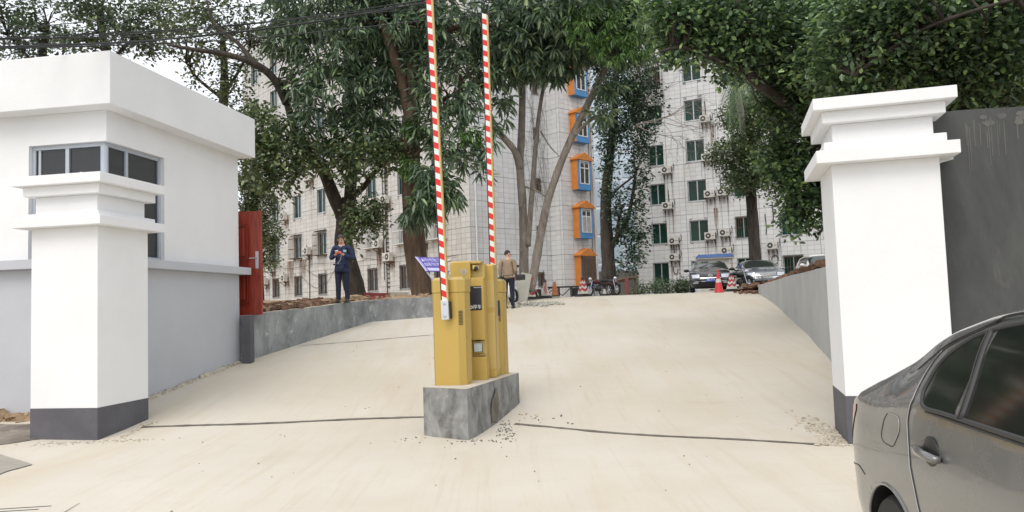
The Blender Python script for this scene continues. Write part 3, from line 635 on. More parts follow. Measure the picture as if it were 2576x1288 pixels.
mb = MB(); a = Vector(ip[1]); b = Vector(ip[2]); d = (b - a).normalized(); nr = Vector((d.y, -d.x))
patch = [(.78, .05), (1.02, .02), (1.10, .28), (1.05, .40), (1.0, .5), (.93, .42), (.80, .33), (.76, .2)]
mb.poly([(*(a + d * s + nr * .026), zr(9.9) + z) for s, z in patch]); mb.build('mortar_patch', M['joint'], isl)
IAX = Vector((.303, .953)).normalized(); IRT = Vector((IAX.y, -IAX.x)); IRZ = math.atan2(IRT.y, IRT.x)

def barrier(loc, label, arm_h, tilt, ax_=0.005, group='golden parking barriers with raised arms'):
    r = empty('barrier_gate', (loc[0], loc[1], IT), IRZ, label, 'barrier gate', group)
    w, dp, ch, H = .43, .34, .075, 1.185
    oc = lambda g: [(-w / 2 + ch * .35 - g * .5, -g), (w / 2 - ch - g * .0, -g), (w / 2 + g, ch - g * 0), (w / 2 + g, dp - ch), (w / 2 - ch, dp + g), (-w / 2 + ch, dp + g), (-w / 2 - g, dp - ch), (-w / 2 - g, ch * .35)]
    mb = MB(); mb.prism(oc(0), .0, H); mb.build('cabinet', M['gold'], r, bevel=.006)
    mb = MB(); mb.prism(oc(.008), H + .003, H + .16); n0 = len(mb.v)
    o1 = oc(.008); o2 = oc(-.035); n = 8
    cap = mb.build('hood', M['gold'], r, bevel=.005)
    mb = MB()
    for i in range(8): j = (i + 1) % 8; mb.quad((*o1[i], H + .161), (*o1[j], H + .161), (*o2[j], H + .20), (*o2[i], H + .20))
    mb.poly([(*p, H + .20) for p in o2]); mb.build('hood_top', M['gold_light'], r)
    MB().box(w / 2 + .0002, w / 2 + .003, ch + .03, dp - ch - .03, .12, H - .25).build('service_door', M['gold'], r, bevel=.0012)
    mb = MB(); mb.lathe([(.012, w / 2 + .002), (.012, w / 2 + .008)], (0, ch + .05, .62), 10, 'x'); mb.build('lock', M['steel'], r)
    v = MB()
    for k in range(10): v.box(-.028, .028, -.0035, .001, .52 + k * .034 * .55, .52 + k * .034 * .55 + .008)
    vo = v.build('vent', M['dark_metal'], r); vo.location = (w / 2 - ch / 2 - .005, ch / 2 - .012, .25); vo.rotation_euler.z = R_(45)
    # arm on the front face, turned upright
    arm = empty('boom_arm', (ax_, -.052, 1.03)); arm.parent = r; arm.rotation_euler = (0, -tilt, 0)
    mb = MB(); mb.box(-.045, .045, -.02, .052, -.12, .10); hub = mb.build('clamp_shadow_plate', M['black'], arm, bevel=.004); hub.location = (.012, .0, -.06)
    mb = MB(); mb.box(-.050, .050, -.055, -.021, -.19, .06); mb.build('clamp', M['silver'], arm, bevel=.006)
    for z in (.015, -.145):
        mb = MB(); mb.lathe([(.020, -.055), (.020, -.062), (.012, -.070)], (0, 0, z), 12, 'y'); mb.build('bolt', M['steel'], arm)
    mb = MB(); mb.box(-.034, .034, -.045, .0, .0, arm_h); mb.build('arm_tube', M['arm_white'], arm, bevel=.004)
    mb = MB(); mb.box(.0345, .050, -.040, -.004, .06, arm_h - .02); mb.build('edge_rail', M['gold_light'], arm)
    mb = MB(); mb.box(-.050, -.0345, -.040, -.002, .06, arm_h - .02); mb.build('rubber_edge', M['black'], arm)
    per = .16; k = 0; z = .085; sl = .03
    while z < arm_h - .1:
        for (z0, z1, mt) in ((z, z + .080, 'red'), (z + .082, z + per - .002, 'white_refl')):
            mb = MB(); mb.quad((-.0325, -.0465, z0 + sl), (.0325, -.0465, z0), (.0325, -.0465, z1), (-.0325, -.0465, z1 + sl)); mb.build('stripe', M[mt], arm)
        z += per
    return r
barrier((-.855, 9.74), 'near golden barrier cabinet with the taller striped arm, at the front of the island', 5.2, R_(1.5))
barrier((-.39, 11.0), 'far golden barrier cabinet behind the kiosk at the back of the island', 4.25, R_(.1), .145)

# kiosk
ks = empty('ticket_kiosk', (-.63, 10.25, IT), IRZ * .35, 'golden parking ticket kiosk with camera, black screen and keypad between the two barriers', 'ticket kiosk')
def kx(px): return (px - 1177) / 1900 * 10.25
def kz(py): return 1.6 + (771.5 - py) / 1900 * 10.25 - IT
def rrect(x0, x1, z0, z1, r, n=5, corners='abcd'):
    pts = []
    for (cx, cz, a0, nm) in ((x1 - r, z1 - r, 0, 'a'), (x0 + r, z1 - r, 90, 'b'), (x0 + r, z0 + r, 180, 'c'), (x1 - r, z0 + r, 270, 'd')):
        if nm in corners:
            for k in range(n + 1): t = R_(a0 + 90 * k / n); pts.append((cx + r * math.cos(t), cz + r * math.sin(t)))
        else: pts.append((cx + (r if nm in 'ad' else -r), cz + (r if nm in 'ab' else -r)))
    return pts
def extr(pts, y0, y1):
    mb = MB(); n = len(pts); mb.v = [(x, y0, z) for x, z in pts] + [(x, y1, z) for x, z in pts]; mb.f = [tuple(range(n))[::-1], tuple(range(n, 2 * n))] + [(i, (i + 1) % n, n + (i + 1) % n, n + i) for i in range(n)]; return mb
X0, X1 = kx(1134), kx(1219); ZT_ = kz(657)
# front column: bevelled left corner; niche for the camera and recess for the keypad are real cut-outs between blocks
nx0, nx1, nz0, nz1 = kx(1187), kx(1212), kz(700), kz(664)
kx0, kx1, kz0, kz1 = kx(1186), kx(1216), kz(899), kz(856)
def kb(nm, a, m_='gold', bev=.004, par=None): mb = MB(); mb.box(*a); return mb.build(nm, M[m_], par or ks, bevel=bev)
fa = -.0
mb = extr(rrect(X0, nx0, kz1 + .0, ZT_, .045, 6, 'b'), .03, .34); mb.build('front_column', M['gold'], ks, bevel=.018)
kb('front_column', (nx0 - .0005, X1, .031, .339, kz1, nz0)); kb('front_column', (nx0 + .0005, kx(1214), .032, .338, nz1, ZT_ - .006), bev=.004)
kb('front_column', (nx0, X1, .16, .337, nz0, nz1), 'gold_light', 0)
kb('front_column', (X0, kx0, .0305, .3395, kz0, kz1), bev=0); kb('front_column', (kx0, X1 + .0, .12, .336, kz0, kz1), 'gold_light', 0)
kb('front_column', (X0 + .001, X1 + .012, .0295, .3385, 0, kz0), bev=.006)
# back column
kb('back_column', (X0 + .14, kx(1240) - .01, .34, .75, .0, kz(664)), bev=.02)
kb('door_panel', (kx(1216), kx(1238), .333, .339, .12, kz(790)), 'gold_light', .002); kb('door_panel', (kx(1218), kx(1238), .333, .339, kz(778), kz(706)), 'gold_light', .002)
mb = MB(); mb.box(kx(1240) - .009, kx(1240) - .004, .40, .70, .1, .85); mb.build('side_door', M['gold_light'], ks, bevel=.002)
# camera
cm = empty('camera', (kx(1199), .075, kz(677))); cm.parent = ks; cm.rotation_euler = (R_(-14), 0, R_(22))
mb = MB(); mb.box(-.045, .045, -.03, .05, -.012, .045); mb.build('housing', M['gold_light'], cm, bevel=.006)
mb = MB(); mb.lathe([(.028, -.035), (.030, .02)], (0, -.012, -.004), 18, 'y'); mb.build('barrel', M['black'], cm, smooth=True)
mb = MB(); mb.lathe([(.012, -.052), (.013, -.048)], (0, -.012, -.004), 14, 'y'); mb.build('lens', M['glass_dark'], cm, smooth=True)
# logo
g = gear_mb(.046, 12, 0, .006).build('emblem', M['steel'], ks); g.location = (kx(1169.5), .029, kz(684)); g.rotation_euler = (R_(90), 0, 0)
# screen
sx0, sx1, sz0, sz1 = kx(1181.5), kx(1213.5), kz(782), kz(721)
sc = kb('screen', (sx0, sx1, .026, .031, sz0, sz1), 'screen', .002)
def put_text(txt, size, x, y, z, m_, par, rx=90, sx=1.0, rz=0, nm='lettering'):
    o = link_mesh(nm, text_mesh(txt, size, .0006), par, m_); o.location = (x, y, z); o.rotation_euler = (R_(rx), 0, R_(rz)); o.scale = (sx, 1, 1); return o
put_text('HANRS-HOO', .020, (sx0 + sx1) / 2 + .04, .0245, sz1 - .02, M['white_print'], sc)
put_text('\u505c\u8f66', .062, (sx0 + sx1) / 2 + .022, .0245, sz0 + .042, M['white_print'], sc)
g = gear_mb(.025, 12, 0, .001).build('emblem', M['white_print'], sc); g.location = (sx0 + .026, .0248, sz0 + .042); g.rotation_euler = (R_(90), 0, 0)
kb('reader_window', (kx(1194), kx(1208), .027, .031, kz(853), kz(838)), 'gold', .001)
kp = kb('keypad_frame', (kx(1188), kx(1213), .045, .125, kz(889), kz(861)), 'gold_light', .004)
kb('keypad_bezel', (kx(1189.5), kx(1212), .040, .0455, kz(887), kz(863)), 'black', .002, kp)
kpp = kb('keypad_plate', (kx(1190.5), kx(1210), .0375, .0405, kz(885.5), kz(865)), 'key_lit', .001, kp)
for i in range(4):
    for j in range(4): kb('key', (kx(1192.8 + i * 4.4), kx(1194.2 + i * 4.4), .0355, .0378, kz(868 + j * 4.6), kz(867 + j * 4.6)), 'black', 0, kp)
kb('tray', (kx(1205), kx(1217), .02, .12, kz(893), kz(891.5)), 'gold_light', .001)
kb('card_slot', (kx(1195), kx(1207), .035, .12, kz(858.5), kz(857)), 'black', 0)

# leaning purple site notice
sg = empty('site_notice', (0, 0, 0), 0, 'purple board with white Chinese notice leaning behind the near barrier cabinet', 'sign')
dY = 12.3; k_ = dY / 1900
tl = at(1046, 646, dY); ex = Vector((40, 50, -2.4 + 1)) * k_ * .98; ey = Vector((31 * 1.0, -25, -42)) * k_
ex3 = Vector((42 * k_, 46 * k_, -.4 * k_)); ey3 = Vector((33 * k_, -28 * k_, -41 * k_))
ux = ex3.normalized(); uy = (ey3 - ux * ey3.dot(ux)).normalized(); un = ux.cross(uy)   # text right, text down
Mx = Matrix((ux, -uy, -un)).transposed().to_4x4()
if un.y > 0 and False: pass
Mx.translation = tl; sg.matrix_world = Mx
Wd, Hd = .50, .36
mb = MB(); mb.box(0, Wd, -Hd, 0, -.012, 0); bd = mb.build('board', M['purple'], sg)
def sq(x0, x1, y0, y1, m_, nm='print'): mb = MB(); mb.box(x0, x1, y0, y1, .0, .0012); mb.build(nm, M[m_], bd)
sq(.022, .034, -Hd, 0, 'lilac', 'edge_strip'); sq(-.02, .008, -Hd, 0, 'lilac', 'edge_strip'); sq(.06, Wd - .01, -.345, -.275, 'lilac', 'blank_field')
def stxt(t, s, x, y, sx=1): o = link_mesh('lettering', text_mesh(t, s, .0008), bd, M['lilac']); o.location = (x, y, .0015); o.scale = (sx, 1, 1)
stxt('\u573a\u5730\u65bd\u5de5', .098, .31, -.075, .95); stxt('\u8bf7\u52ff\u505c\u8f66', .098, .31, -.19, .95)
mb = MB(); mb.v = [(.095, -.03, .001), (.06, -.11, .001), (.13, -.11, .001)]; mb.f = [(0, 1, 2)]; mb.build('warning_triangle', M['lilac'], bd)
g = gear_mb(.04, 16, 0, .001).build('no_parking_mark', M['lilac'], bd); g.location = (.10, -.19, .001)
for x in (.015, Wd - .03):
    mb = MB(); mb.box(x - .012, x + .012, -1.5, -Hd + .05, -.03, -.013); mb.build('leg', M['steel'], sg)
# ================================================================ TILED BUILDINGS
TILE_CAND = {}
def cam_px(p):
    d = Vector(p) - Vector((0, 0, CAM_H)); k = d.dot(cf); return (1288 + FPX * d.dot(cr) / k, 644 - FPX * d.dot(cu) / k, k)
def add_tile_box(mb, M_, s0, s1, z0, z1, d=.018):
    P = [M_ @ Vector(p) for p in ((s0, 0, z0), (s1, 0, z0), (s1, 0, z1), (s0, 0, z1), (s0, -d, z0), (s1, -d, z0), (s1, -d, z1), (s0, -d, z1))]
    n = len(mb.v); mb.v += [tuple(p) for p in P]
    mb.f += [(n + 4, n + 5, n + 6, n + 7), (n, n + 1, n + 5, n + 4), (n + 1, n + 2, n + 6, n + 5), (n + 2, n + 3, n + 7, n + 6), (n + 3, n, n + 4, n + 7)]
unit_tiles = {}
def facade(bld, o, d, length, z0, z1, wins, tmat, cols=2, rows=5, tw=.415, th=.29, g=.013, G=.036, slots=None):
    """tiled wall. local frame: s along d, +y into the wall, z up. wins: (s, z, w, h). Returns frame matrix"""
    d = Vector((*d, 0)).normalized(); nin = Vector((-d.y, d.x, 0))
    if nin.dot(Vector((*o, 0))) < 0: nin = -nin
    Mf = Matrix((d, nin, Vector((0, 0, 1)))).transposed().to_4x4(); Mf.translation = Vector((*o, 0))
    rects = [(s - w / 2, s + w / 2, z - h / 2, z + h / 2) for (s, z, w, h) in wins]
    # backing with openings, recessed reveals
    mb = MB(); xs = sorted({0, length} | {v for r in rects for v in r[:2] if 0 < v < length}); zs = sorted({z0, z1} | {v for r in rects for v in r[2:] if z0 < v < z1})
    for a, b in zip(xs, xs[1:]):
        for c, e in zip(zs, zs[1:]):
            cx, cz = (a + b) / 2, (c + e) / 2
            if any(r[0] < cx < r[1] and r[2] < cz < r[3] for r in rects): continue
            mb.quad((a, 0, c), (b, 0, c), (b, 0, e), (a, 0, e))
    for r in rects:
        D = .16; mb.quad((r[0], 0, r[2]), (r[0], D, r[2]), (r[0], D, r[3]), (r[0], 0, r[3])); mb.quad((r[1], 0, r[2]), (r[1], D, r[2]), (r[1], D, r[3]), (r[1], 0, r[3]))
        mb.quad((r[0], 0, r[2]), (r[1], 0, r[2]), (r[1], D, r[2]), (r[0], D, r[2])); mb.quad((r[0], 0, r[3]), (r[1], 0, r[3]), (r[1], D, r[3]), (r[0], D, r[3]))
        mb.quad((r[0], D, r[2]), (r[1], D, r[2]), (r[1], D, r[3]), (r[0], D, r[3]))
    mb.xf(Mf); mb.build('wall', M['tile_backing'], bld)
    # tile grid, wide joints every few rows and columns
    colx = []; x = .02; k = 0
    while x < length - .1: e = min(x + tw, length - .01); colx.append((x, e)); k += 1; x = e + (G if k % cols == 0 else g)
    rowz = []; z = z0 + .05; k = 0
    while z < z1 - .1: e = z + th; rowz.append((z, e)); k += 1; z = e + (G if k % rows == 0 else g)
    lst = TILE_CAND.setdefault(bld.name, [])
    for (a, b) in colx:
        for (c, e) in rowz:
            A, B_, C_, E = a, b, c, e; skip = False
            for r in rects:
                if B_ > r[0] and A < r[1] and E > r[2] and C_ < r[3]:
                    if A < r[0] - .05: B_ = r[0]
                    elif B_ > r[1] + .05: A = r[1]
                    elif C_ < r[2] - .05: E = r[2]
                    elif E > r[3] + .05: C_ = r[3]
                    else: skip = True; break
            if skip or B_ - A < .04 or E - C_ < .04: continue
            lst.append((Mf, A, B_, C_, E, tmat))
    return Mf
def finish_tiles(bld, prefer=None):
    lst = TILE_CAND[bld.name]; sc = []
    for i, (Mf, A, B_, C_, E, tm) in enumerate(lst):
        x, y, k = cam_px(Mf @ Vector(((A + B_) / 2, 0, (C_ + E) / 2))); vis = 20 < x < 2550 and 60 < y < 760 and (prefer is None or prefer(x, y))
        sc.append((0 if vis else 1, k, i))
    top = {i for _, _, i in sorted(sc)[:300]}; mb = {}
    for i, (Mf, A, B_, C_, E, tm) in enumerate(lst):
        if i in top:
            key = (round(B_ - A, 2), round(E - C_, 2), tm.name)
            if key not in unit_tiles:
                t = MB(); add_tile_box(t, Matrix(), -(B_ - A) / 2, (B_ - A) / 2, -(E - C_) / 2, (E - C_) / 2); unit_tiles[key] = t.mesh('tile', tm)
            o = bpy.data.objects.new('tile', unit_tiles[key]); COL.objects.link(o); o.parent = bld; o.matrix_local = Mf @ Matrix.Translation(((A + B_) / 2, random.uniform(-.002, .002), (C_ + E) / 2))
        else: add_tile_box(mb.setdefault(tm.name, (MB(), tm))[0], Mf, A, B_, C_, E)
    for k_, (m_, tm) in mb.items(): m_.build('far_tiles', tm, bld, kind='stuff')
WCACHE = {}
def window(bld, Mf, s, z, w, h, kind='green', style=0):
    """recessed sliding window: window > frame, pane, pane (+grille)"""
    key = (round(w, 2), round(h, 2), kind, style)
    src = WCACHE.get(key)
    if src is None:
        r = empty('window'); fr = MB(); f = .05; y = .10
        fr.box(-w / 2, w / 2, y, y + .05, -h / 2, -h / 2 + f); fr.box(-w / 2, w / 2, y, y + .05, h / 2 - f, h / 2); fr.box(-w / 2, -w / 2 + f, y, y + .05, -h / 2 + f, h / 2 - f); fr.box(w / 2 - f, w / 2, y, y + .05, -h / 2 + f, h / 2 - f); fr.box(-.035, .035, y - .01, y + .05, -h / 2 + f, h / 2 - f)
        fr.box(-w / 2 - .06, w / 2 + .06, -.05, .0, -h / 2 - .06, -h / 2); fr.box(-w / 2 - .05, -w / 2, -.035, -.0, -h / 2, h / 2 + .05); fr.box(-w / 2, w / 2 + .05, -.036, -.001, h / 2, h / 2 + .05)
        fr.build('frame', M['alu'], r)
        gm = M['glass_green'] if kind == 'green' else M['glass_dark']
        for (a, b, yy) in ((-w / 2 + f, -.036, y + .02), (.036, w / 2 - f, y + .03)): mb = MB(); mb.box(a, b, yy, yy + .008, -h / 2 + f, h / 2 - f); mb.build('pane', gm, r)
        if style == 1:   # flat security bars over a lower opening
            g_ = MB()
            for k in range(7): x = -w / 2 + w * (k + .5) / 7; g_.box(x - .011, x + .011, -.075, -.053, -h / 2 - .05, h / 2 + .05)
            for zz in (-h / 2 + .1, 0, h / 2 - .1): g_.box(-w / 2 - .1, w / 2 + .1, -.053, -.040, zz - .012, zz + .012)
            g_.build('security_bars', M['rust_metal'], r)
        if style == 2:   # projecting cage with arched brackets
            g_ = MB(); D = .42
            for k in range(10): x = -w / 2 - .1 + (w + .2) * k / 9; g_.tube([(x, -.04, h / 2 + .1), (x, -D * .7, h / 2 + .05), (x, -D, h / 2 - .15), (x, -D, -h / 2 - .05)], .013, 4)
            for zz in (-h / 2 - .05, -.15, h / 2 - .2): g_.box(-w / 2 - .12, w / 2 + .12, -D - .015, -D + .015, zz - .015, zz + .015)
            for x in (-w / 2 - .11, w / 2 + .11):
                for zz in (-h / 2 - .05, -.15, h / 2 - .2): g_.box(x - .013, x + .013, -D, -.0, zz - .015, zz + .015)
            g_.box(-w / 2 - .12, w / 2 + .12, -D, -.02, -h / 2 - .08, -h / 2 - .06); g_.box(-w / 2 - .12, w / 2 + .12, -D * .7, -.0, h / 2 + .09, h / 2 + .11)
            g_.build('window_cage', M['rust_metal'], r)
        if style == 3:   # straight barred cage
            g_ = MB(); D = .45
            for k in range(13): x = -w / 2 - .15 + (w + .3) * k / 12; g_.box(x - .012, x + .012, -D - .012, -D + .012, -h / 2 - .1, h / 2 + .1)
            for zz in (-h / 2 - .1, -.1, h / 2 + .1):
                g_.box(-w / 2 - .17, w / 2 + .17, -D - .02, -D + .02, zz - .018, zz + .018)
                for x in (-w / 2 - .16, w / 2 + .16): g_.box(x - .015, x + .015, -D, 0, zz - .015, zz + .015)
            for x in (-w / 2 - .16, w / 2 + .16):
                for q in range(4): g_.box(x - .012, x + .012, -D + .11 * q, -D + .11 * q + .02, -h / 2 - .1, h / 2 + .1)
            g_.box(-w / 2 - .16, w / 2 + .16, -D, -.0, -h / 2 - .13, -h / 2 - .11); g_.build('window_cage', M['pipe_white'] if kind != 'green' else M['rust_metal'], r)
        WCACHE[key] = src = r
    else: src = copy_tree(src)
    src.parent = bld; src.matrix_local = Mf @ Matrix.Translation((s, 0, z)); return src

# ---- building A (long wall left, narrow front with orange and blue bays)
vA = Vector((-.685, .73)).normalized(); uA = Vector((.73, .685)).normalized(); A0 = Vector((-2.3, 43.0))
bA = empty('apartment_block', (0, 0, 0), 0, 'grey tiled apartment block with orange and blue bay windows on its narrow front', 'apartment block')
ZB, ZTOP = 1.5, 25.5
cols = [2.9, 6.55, 10.3, 17.0, 20.75, 24.5, 28.1]; rows = [(3.55, 1.6), (6.6, 1.65), (9.75, 1.75), (12.8, 1.7), (15.85, 1.7), (18.9, 1.75), (22.0, 1.7)]
wl = []; 
for i, s in enumerate(cols):
    for j, (z, h) in enumerate(rows):
        w = 1.25
        if j == 0: st = 1
        elif j == 1: st = 2 if i in (3, 4, 5) else 3
        elif j == 3 and i in (1, 2): st = 3
        elif j == 4 and i in (0, 1, 2): st = 3
        else: st = 0
        wl.append((s, z + (0 if j else .05), w, h if j else 1.5, st))
for j in (1, 2, 3, 4): wl.append((13.3, rows[j][0], .6, 1.3, 0))
MA = facade(bA, A0, vA, 30.5, ZB, ZTOP, [w[:4] for w in wl], M['tile_grey'], cols=2, rows=5)
for (s, z, w, h, st) in wl: window(bA, MA, s, z, w, h, 'green' if st in (0, 2) else 'dark', st)
sm = [(4.75, 9.0 - 3, .5, .8), (4.75, 9.0, .5, .8), (4.75, 12.2, .5, .8), (4.75, 3.1, .55, .85), (4.75, 15.2, .5, .8)]
MA1 = facade(bA, A0, uA, 6.55, ZB, ZTOP, [(5.55, z, w, h) for (_, z, w, h) in sm], M['tile_white'], cols=2, rows=5)
for (_, z, w, h) in sm: window(bA, MA1, 5.55, z, w, h, 'dark', 1)
C1 = A0 + uA * 6.57; C2 = C1 - vA * 1.09
MA2 = facade(bA, C1, -vA, 1.09, ZB, ZTOP, [], M['tile_white'], cols=2, rows=5)
TILE_CAND[bA.name]; 
MA3 = facade(bA, C2, uA, 3.2, ZB, ZTOP, [], M['tile_white'], cols=2, rows=5)
# fix inward direction of the short return: it faces left
C3 = C2 + uA * 3.2
mb = MB()
def pt(v, z): return (v.x, v.y, z)
FE = A0 + vA * 30.5; BK = vA * 12
mb.quad(pt(C3, ZB), pt(C3 + BK, ZB), pt(C3 + BK, ZTOP), pt(C3, ZTOP)); mb.quad(pt(FE, ZB), pt(FE + uA * 10, ZB), pt(FE + uA * 10, ZTOP), pt(FE, ZTOP))
mb.poly([pt(A0, ZTOP), pt(C1, ZTOP), pt(C2, ZTOP), pt(C3, ZTOP), pt(C3 + vA * 30, ZTOP), pt(FE, ZTOP)]); mb.build('roof_and_back', M['tile_backing'], bA)
finish_tiles(bA)
# bay windows
def bay(s, z0, z1, style):
    r = empty('bay_window'); r.parent = bA; r.matrix_local = MA3 @ Matrix.Translation((s, 0, 0)); w = 1.38; D = .52; h = z1 - z0
    mb = MB(); mb.box(-w / 2, -w / 2 + .05, -D, -.02, z0, z1); mb.build('side_panel', M['orange'], r)
    mb = MB(); mb.box(w / 2 - .05, w / 2, -D, -.02, z0, z1); mb.build('side_panel', M['orange'], r)
    mb = MB(); f = .24
    mb.box(-w / 2 + .051, w / 2 - .051, -D + .002, -D + .06, z0, z0 + (.36 if style < 3 else .3)); mb.box(-w / 2 + .051, w / 2 - .051, -D + .002, -D + .06, z1 - .12, z1); mb.box(-w / 2 + .051, -w / 2 + f, -D + .0025, -D + .061, z0 + .36, z1 - .12); mb.box(w / 2 - f, w / 2 - .051, -D + .0025, -D + .061, z0 + .36, z1 - .12)
    mb.box(-w / 2 + .05, w / 2 - .05, -D + .06, -.02, z0, z0 + .05); mb.build('front_panel', M['blue'], r)
    mb = MB(); e = .10; zt = z1 + .40
    mb.v = [(-w / 2 - e, -D - e, z1), (w / 2 + e, -D - e, z1), (0, -D - e, zt), (-w / 2 - e, -.02, z1), (w / 2 + e, -.02, z1), (0, -.02, zt)]
    mb.f = [(0, 1, 2), (3, 5, 4), (0, 3, 4, 1), (0, 2, 5, 3), (1, 4, 5, 2)]; mb.box(-w / 2 - e, w / 2 + e, -D - e, -.02, z1 - .09, z1 - .002); mb.build('hood', M['orange'], r)
    mb = MB(); x0, x1 = -w / 2 + f, w / 2 - f; zz0 = z0 + .36; zz1 = z1 - .12
    mb.box(x0, x1, -D + .04, -D + .05, zz0, zz1); mb.build('pane', M['glass_dark'], r)
    mb = MB()
    for x in (x0 + .03, 0, x1 - .03): mb.box(x - .03, x + .03, -D - .02, -D + .03, zz0, zz1)
    for z in (zz0 + .03, zz0 + (zz1 - zz0) * .68, zz1 - .03): mb.box(x0, x1, -D - .021, -D + .029, z - .03, z + .03)
    mb.build('frame', M['pipe_white'] if style != 3 else M['dark_metal'], r)
    if style in (1, 2):
        mb = MB()
        for x in (x0 + .13, .2):
            n0 = len(mb.v); mb.box(x - .08, x + .26, -.012, .012, -.30, 0); mb.xf(Matrix.Translation((0, -D - .03, zz1 - .08)) @ Matrix.Rotation(R_(38), 4, 'X'), n0)
        mb.build('top_hung_sash', M['alu'], r)
    if style == 2:
        mb = MB()
        for k in range(9): x = x0 + (x1 - x0) * (k + .5) / 9; mb.box(x - .014, x + .014, -D - .07, -D - .045, zz0 - .02, zz0 + (zz1 - zz0) * .66)
        mb.build('security_bars', M['pipe_white'], r)
    if style == 3:
        mb = MB(); mb.box(x0 - .16, x1 + .18, -D - .10, -D - .06, z0 + .25, z1 - .1)
        for z in np.linspace(z0 + .5, z1 - .3, 5): mb.box(x0 - .15, x1 + .17, -D - .115, -D - .10, z - .02, z + .02)
        for x in np.linspace(x0, x1, 4): mb.box(x - .02, x + .02, -D - .116, -D - .101, z0 + .26, z1 - .12)
        mb.build('barred_panel', M['rust_metal'], r)
for (z0, z1, st) in ((2.55, 4.6, 3), (5.62, 7.62, 2), (8.70, 10.68, 1), (11.75, 13.65, 1), (14.75, 16.7, 1), (17.8, 19.75, 1)): bay(1.62, z0, z1, st)
def pipe(bld, Mf, s, y, z0, z1, r=.055, nm='downpipe', m_='pipe_white'):
    mb = MB(); mb.lathe([(r, z0), (r, z1)], (s, -y, 0), 10)
    z = z0 + 1
    while z < z1: mb.lathe([(r * 1.3, z), (r * 1.3, z + .08)], (s, -y, 0), 10); z += 1.45
    mb.xf(Mf); return mb.build(nm, M[m_], bld, smooth=True)
pipe(bA, MA1, .35, .09, 2, 20); pipe(bA, MA3, 2.72, .08, 2, 22); pipe(bA, MA3, 2.92, .09, 2, 22, .065)
pipe(bA, MA, 8.55, .06, 2, 20, .03, 'conduit', 'dark_metal'); pipe(bA, MA, 18.9, .06, 2, 6.2, .03, 'conduit', 'dark_metal'); pipe(bA, MA, 8.85, .06, 3.5, 18, .025, 'conduit', 'dark_metal')
# ladder-like stained vent strip
mb = MB()
for k in range(44): z = 3.0 + k * .29; mb.box(8.28, 8.46, -.10, -.02, z, z + .06)
mb.xf(MA); mb.build('conduit_clips', M['dark_metal'], bA)
mb = MB(); mb.box(2.45, 2.62, -.12, -.019, 4.35, 4.85); mb.box(2.50, 2.56, -.16, -.019, 5.0, 5.1); mb.xf(MA3); mb.build('meter_box', M['ac'], bA)
mb = MB(); mb.tube([(3.15, -.03, 4.35), (3.3, -.25, 4.30)], .03, 8); mb.lathe([(.16, -.02), (.05, .08)], (3.3, -.3, 4.28), 12); mb.xf(MA3); mb.build('wall_lamp', M['ac'], bA)
mb = MB(); mb.tube([(1.2, -.03, 4.4), (1.3, -.45, 4.5), (1.32, -.5, 4.35)], .02, 6); mb.blob((1.36, -.55, 4.28), (.14, .14, .09)); mb.xf(MA); mb.build('wall_lamp', M['ac'], bA, smooth=True)
for (pts) in ([(19.6, 4.9), (17.5, 4.1), (15, 4.4), (13.2, 4.75), (11, 5.0)], [(20.5, 4.6), (19, 3.7), (17.8, 3.3), (16, 3.8), (14.8, 4.8)], [(11.5, 5.15), (9.3, 4.85), (6, 4.95), (3, 4.5), (1.1, 4.6)], [(24.8, 5.3), (22, 5.0), (18, 5.15), (14, 5.0)]):
    mb = MB(); mb.tube([(s, -.10, z) for s, z in pts], .014, 5); mb.xf(MA); mb.build('sagging_wire', M['cable'], bA)

# ---- building B (right)
wB = Vector((.88, -.475)).normalized(); B0 = Vector((9.24, 55.6))
bB = empty('apartment_block', (0, 0, 0), 0, 'pale tiled apartment block with green glass windows behind the parked cars', 'apartment block')
wl = []
for i, s in enumerate((1.76, 4.65, 7.72, 10.85, 14.0, 17.2)):
    for j, z in enumerate((3.5, 6.4, 9.28, 12.15, 15.1, 18.0, 20.9)):
        w = (1.15, 1.32, 1.05, 1.3, 1.3, 1.3)[i]; wl.append((s, z, w, 1.5 if j else 1.55, 0))
MBf = facade(bB, B0, wB, 24, ZB, 24.5, [w[:4] for w in wl], M['tile_white'], cols=3, rows=4, tw=.40, th=.285)
for (s, z, w, h, st) in wl: window(bB, MBf, s, z, w, h, 'green', 1 if (z < 4 and s > 9) or (abs(z - 6.4) < .1 and 7 < s < 8) else 0)
mb = MB(); n2 = Vector((.475, .88)).normalized(); e0 = B0; e1 = B0 + n2 * 12; e2 = B0 + wB * 24
mb.quad(pt(e0, ZB), pt(e1, ZB), pt(e1, 24.5), pt(e0, 24.5)); mb.quad(pt(e2, ZB), pt(e2 + n2 * 12, ZB), pt(e2 + n2 * 12, 24.5), pt(e2, 24.5)); mb.poly([pt(e0, 24.5), pt(e2, 24.5), pt(e2 + n2 * 12, 24.5), pt(e1, 24.5)]); mb.build('roof_and_back', M['tile_backing'], bB)
finish_tiles(bB, prefer=lambda x, y: 1600 < x < 2060 and y > 380)
mb = MB()
for k in range(22): x = -.1 + k * .13; mb.box(x - .015, x + .015, -.62, -.59, 16.3, 18.8)
for z in (16.3, 17.5, 18.8): mb.box(-.15, 2.75, -.63, -.58, z - .03, z + .03)
mb.xf(MBf); mb.build('balcony_cage', M['rust_metal'], bB)
for (s, z) in ((2.55, 8.0), (2.75, 4.2), (5.5, 14.0), (6.3, 8.6), (9.2, 5.6), (9.7, 6.4)):
    mb = MB(); mb.tube([(s, -.05, z + 1.6), (s + .05, -.06, z + .6), (s, -.08, z + .2)], .03, 5); mb.xf(MBf); mb.build('drain_hose', M['dark_metal'], bB)
